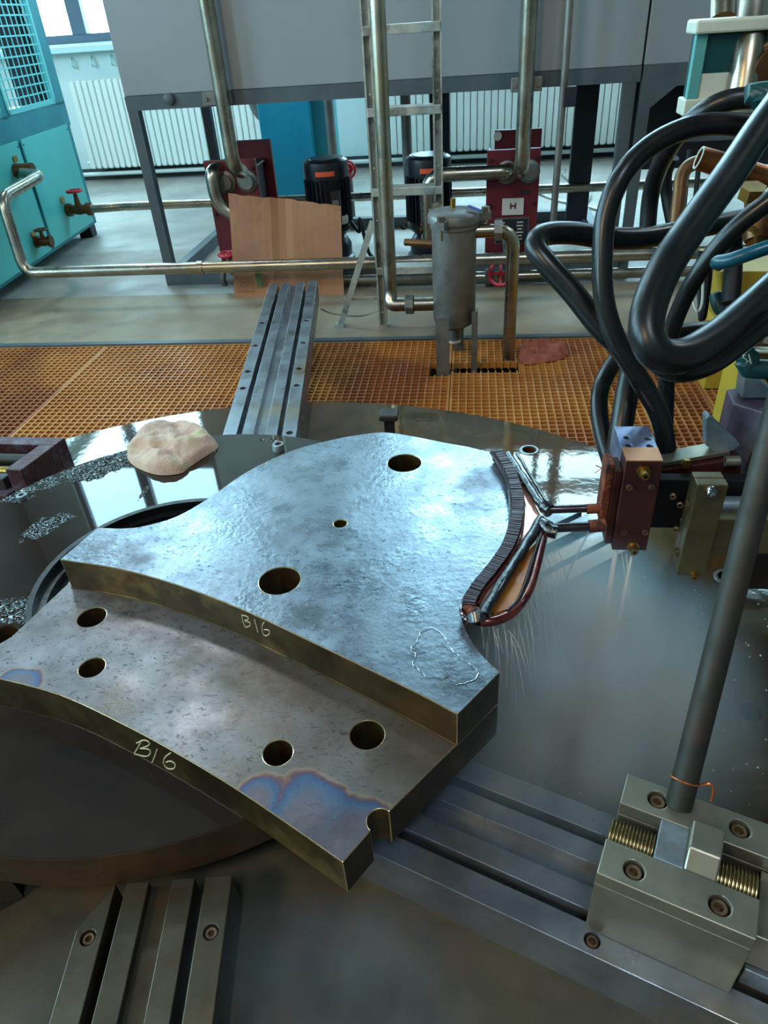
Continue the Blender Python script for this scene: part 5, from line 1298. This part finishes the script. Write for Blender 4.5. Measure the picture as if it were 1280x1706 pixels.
# copper pipe end
a, b_ = D(1165, 263, 1.95), D(1230, 283, 1.95); d = (b_ - a).normalized()
root = thing('copper_pipe_end', 'short open copper pipe end pointing left above the loops', 'pipe', a)
MB().lathe([(.020, .002), (.020, .03), (.024, .03), (.024, 0), (.030, 0), (.031, .07), (.034, .075), (.031, .08), (.031, .2)], a, 22, d).build('pipe_sleeve', 'copper_pipe', root)
MB().torus(a, .027, .003, d, 22, 6).build('bright_rim', 'cream', root)
# green lever valves and brass bits
def lever(name, pts, w_, label):
    p = [D(*q) for q in pts]; root = thing(name, label, 'valve lever', p[0])
    if pts[-1][0] >= 1290: p.append(Vector((1.26, max(1.4, p[-1].y), p[-1].z)))
    b = MB(); rs = [w_ * .75] + [w_] * (len(catmull(p, 6)) - 2) + [w_ * .8]; b.tube(catmull(p, 6), rs, 14).build('lever_grip', 'greenpaint', root)
    return root, p
root, p = lever('green_lever', [(1238, 586, 1.42), (1252, 600, 1.42), (1300, 616, 1.42)], .020, 'dark green valve lever with raised lettering above the machine head')
tb_ = MB()
for (x0, y0, x1, y1) in ((1234, 580, 1240, 584), (1235, 588, 1243, 592), (1238, 594, 1246, 601), (1241, 579, 1239, 597), (1248, 590, 1252, 606), (1244, 604, 1252, 600)):
    tb_.tube([D(x0, y0, 1.398), D(x1, y1, 1.398)], .0011, 5)
tb_.build('raised_letters', 'cream', root)
root, p = lever('green_lever', [(1192, 488, 1.75), (1196, 505, 1.75), (1204, 520, 1.75)], .016, 'small dark green wing lever in front of the yellow column')
root, p = lever('green_lever', [(1266, 178, 1.40), (1272, 165, 1.40), (1300, 150, 1.40)], .018, 'dark green lever end at the right border above the arched hose')
root = thing('brass_valve', 'brass valve body behind the dark green lever', 'valve', D(1280, 560, 1.5))
MB().tube([D(1278, 500, 1.55), D(1272, 560, 1.55), D(1268, 590, 1.5)], .026, 14).tube([D(1278, 510, 1.56), Vector((1.26, 1.6, D(1278, 510, 1.56).z))], .02, 12).build('valve_neck', 'brownpipe', root)
MB().cyl(D(1250, 552, 1.5), D(1275, 548, 1.52), .010, 10).build('side_screw', 'bolt', root)
MB().torus(D(1275, 583, 1.46), .032, .004, (0, .3, 1), 20, 6).build('white_seal', 'cream', root)
root = thing('brass_manifold', 'brass manifold fittings half hidden by the hoses at the right border', 'fitting', D(1270, 380, 1.8))
MB().tube([D(1262, 330, 1.8), D(1262, 400, 1.8)], .03, 14).build('manifold_body', 'brownpipe', root)
MB().tube([D(1248, 395, 1.8), D(1300, 365, 1.8), Vector((1.26, 2.0, D(1300, 365, 1.8).z))], .028, 14).build('manifold_branch', 'brass', root)
MB().lathe([(.03, 0), (.03, .03), (0, .03)], D(1250, 330, 1.75), 6, (0, -.3, 1)).build('hexagon_cap', 'brass', root)

# ------------------------------------------------------------------ quench water
def jet(a, b_, c_, r0, r1, label, grp='water jets under the copper block'):
    pts = catmull([a, b_, c_], 10); rs = [r0 + (r1 - r0) * i / (len(pts) - 1) for i in range(len(pts))]
    tag(MB().tube(pts, rs, 8).build('water_jet', 'water'), label, 'water jet', grp)
def jp(px, py, Y): return Q(px, py, Y)
jet(jp(1053, 926, 1.29), jp(1038, 1000, 1.26), P(1012, 1130, Z_B), .0030, .0060, 'water jet falling from the lower brass fitting of the copper block')
jet(jp(1027, 915, 1.32), jp(1014, 1000, 1.28), P(1004, 1125, Z_B), .0050, .0075, 'water jet falling from the lower left corner of the copper block')
jet(jp(1044, 922, 1.31), jp(1050, 990, 1.27), P(1058, 1075, Z_B), .0016, .0040, 'faint water jet slanting right below the copper block')
jet(jp(1036, 920, 1.32), jp(1046, 985, 1.30), P(1056, 1050, Z_B), .0012, .0030, 'second faint water jet slanting right below the copper block')
jet(jp(982, 884, 1.32), jp(950, 950, 1.34), P(925, 1020, Z_B), .0020, .0050, 'water jet spraying left from the lower coil lead')
rnd = random.Random(11); b = MB()
for i in range(70):
    t = rnd.random(); s_ = at_len(cum[-1] * (.35 + .65 * t))[0]
    a = Vector((s_.x + .012 + rnd.uniform(0, .05), s_.y - .006, .628)); e = Vector((a.x + rnd.uniform(.0, .12), a.y - rnd.uniform(.0, .06), Z_B))
    mid_ = a.lerp(e, .45) + Vector((0, 0, .09)); u0 = rnd.uniform(0, .5); pts = catmull([a, mid_, e], 6); k = int(u0 * len(pts)); pts = pts[k:k + 6]
    if len(pts) > 2: b.tube(pts, 0.0005 + rnd.random() * .0006, 4, caps=False)
for i in range(300):
    x, y = rnd.uniform(.10, .85), rnd.uniform(.72, 1.6); r_ = rnd.uniform(.0008, .0030)
    b.lathe([(r_, 0), (r_ * .7, r_ * .6), (0, r_ * .8)], (x, y, Z_B), 6)
o = b.build('quench_spray', 'water'); tag(o, 'fine quench spray and droplets below the induction coil', 'water', kind='stuff')
# steam
def steam(name, x0, x1, y0, y1, z0, z1, cx, cy, cz, sx, sy, sz, dens, label):
    b = MB().box(x0, x1, y0, y1, z0, z1); m = bpy.data.materials.new('steam'); m.use_nodes = True
    N, L = m.node_tree.nodes, m.node_tree.links; N.remove(N['Principled BSDF'])
    v = N.new('ShaderNodeVolumeScatter'); v.inputs['Color'].default_value = (.52, .80, 1, 1); v.inputs['Anisotropy'].default_value = .5
    L.new(v.outputs[0], N['Material Output'].inputs['Volume'])
    tc = N.new('ShaderNodeTexCoord')
    mp = N.new('ShaderNodeMapping'); mp.vector_type = 'POINT'
    ox, oy = (x0 + x1) / 2, (y0 + y1) / 2
    sb = N.new('ShaderNodeVectorMath'); sb.operation = 'SUBTRACT'; sb.inputs[1].default_value = (cx - ox, cy - oy, cz - z0); L.new(tc.outputs['Object'], sb.inputs[0])
    dv_ = N.new('ShaderNodeVectorMath'); dv_.operation = 'DIVIDE'; dv_.inputs[1].default_value = (sx, sy, sz); L.new(sb.outputs[0], dv_.inputs[0])
    ln = N.new('ShaderNodeVectorMath'); ln.operation = 'LENGTH'; L.new(dv_.outputs[0], ln.inputs[0])
    fo = N.new('ShaderNodeMapRange'); fo.inputs[1].default_value = 1; fo.inputs[2].default_value = 0; fo.interpolation_type = 'SMOOTHSTEP'; L.new(ln.outputs['Value'], fo.inputs[0])
    nz = N.new('ShaderNodeTexNoise'); nz.inputs['Scale'].default_value = 5; nz.inputs['Detail'].default_value = 3
    ms = N.new('ShaderNodeMapping'); ms.inputs['Scale'].default_value = (1.6, 1.6, .5); L.new(tc.outputs['Object'], ms.inputs[0]); L.new(ms.outputs[0], nz.inputs['Vector'])
    nr = N.new('ShaderNodeMapRange'); nr.inputs[1].default_value = .35; nr.inputs[2].default_value = .7; nr.inputs[3].default_value = .35; nr.inputs[4].default_value = 1.5; L.new(nz.outputs[0], nr.inputs[0])
    m1 = N.new('ShaderNodeMath'); m1.operation = 'MULTIPLY'; L.new(fo.outputs[0], m1.inputs[0]); L.new(nr.outputs[0], m1.inputs[1])
    m2 = N.new('ShaderNodeMath'); m2.operation = 'MULTIPLY'; m2.inputs[1].default_value = dens; L.new(m1.outputs[0], m2.inputs[0]); L.new(m2.outputs[0], v.inputs['Density'])
    o = b.build(name, m); return tag(o, label, 'steam', None, 'stuff')
steam('quench_steam', -.36, .90, .45, 1.80, Z_B + .001, .66, .17, 1.15, .27, .54, .52, .42, 34.0, 'bluish white steam cloud drifting below the induction coil')
steam('low_steam', -.50, .10, .25, .60, Z_B + .001, .40, -.22, .5, .26, .36, .32, .2, 3.5, 'thin bluish haze under the lower corner of the stepped plate')

# thin puddle with a curled rim on the corner of the upper step
ol = [P(x, y, Z_T) for x, y in ((700, 1052), (722, 1046), (742, 1062), (756, 1085), (778, 1104), (800, 1122), (786, 1136), (764, 1142), (752, 1138), (748, 1126), (738, 1134), (726, 1128), (712, 1130), (700, 1118), (688, 1108), (692, 1092), (684, 1080), (694, 1070))]
c = sum(ol, Vector((0, 0, 0))) / len(ol); loop = catmull(ol + [ol[0]], 8)[:-1]; n = len(loop)
loop = [p + Vector((noise.noise(p * 160) * .003, noise.noise(p * 160 + Vector((5, 0, 0))) * .003, 0)) for p in loop]
V = []; F = []
for t, h in ((1., 0.), (.992, .0012), (.980, .0017), (.965, .0012), (.95, .0)):
    for p in loop: q_ = c.lerp(p, t); V.append(Vector((q_.x, q_.y, Z_T + .0002 + h)))
for j in range(4):
    for i in range(n): F.append((j * n + i, j * n + (i + 1) % n, (j + 1) * n + (i + 1) % n, (j + 1) * n + i))
MT['puddle'] = mat('puddle', srgb(120, 122, 124), rough=.04, spec=.8)
N_, L_2, B_2 = nodes(MT['puddle']); B_2.inputs['Transmission Weight'].default_value = 1.0; B_2.inputs['IOR'].default_value = 1.33
B_2.inputs['Base Color'].default_value = (1, 1, 1, 1)
tag(MB().add(V, F, True).build('water_puddle', 'puddle', sharp=80), 'thin puddle with wavy rim on the front right corner of the stepped plate', 'puddle')
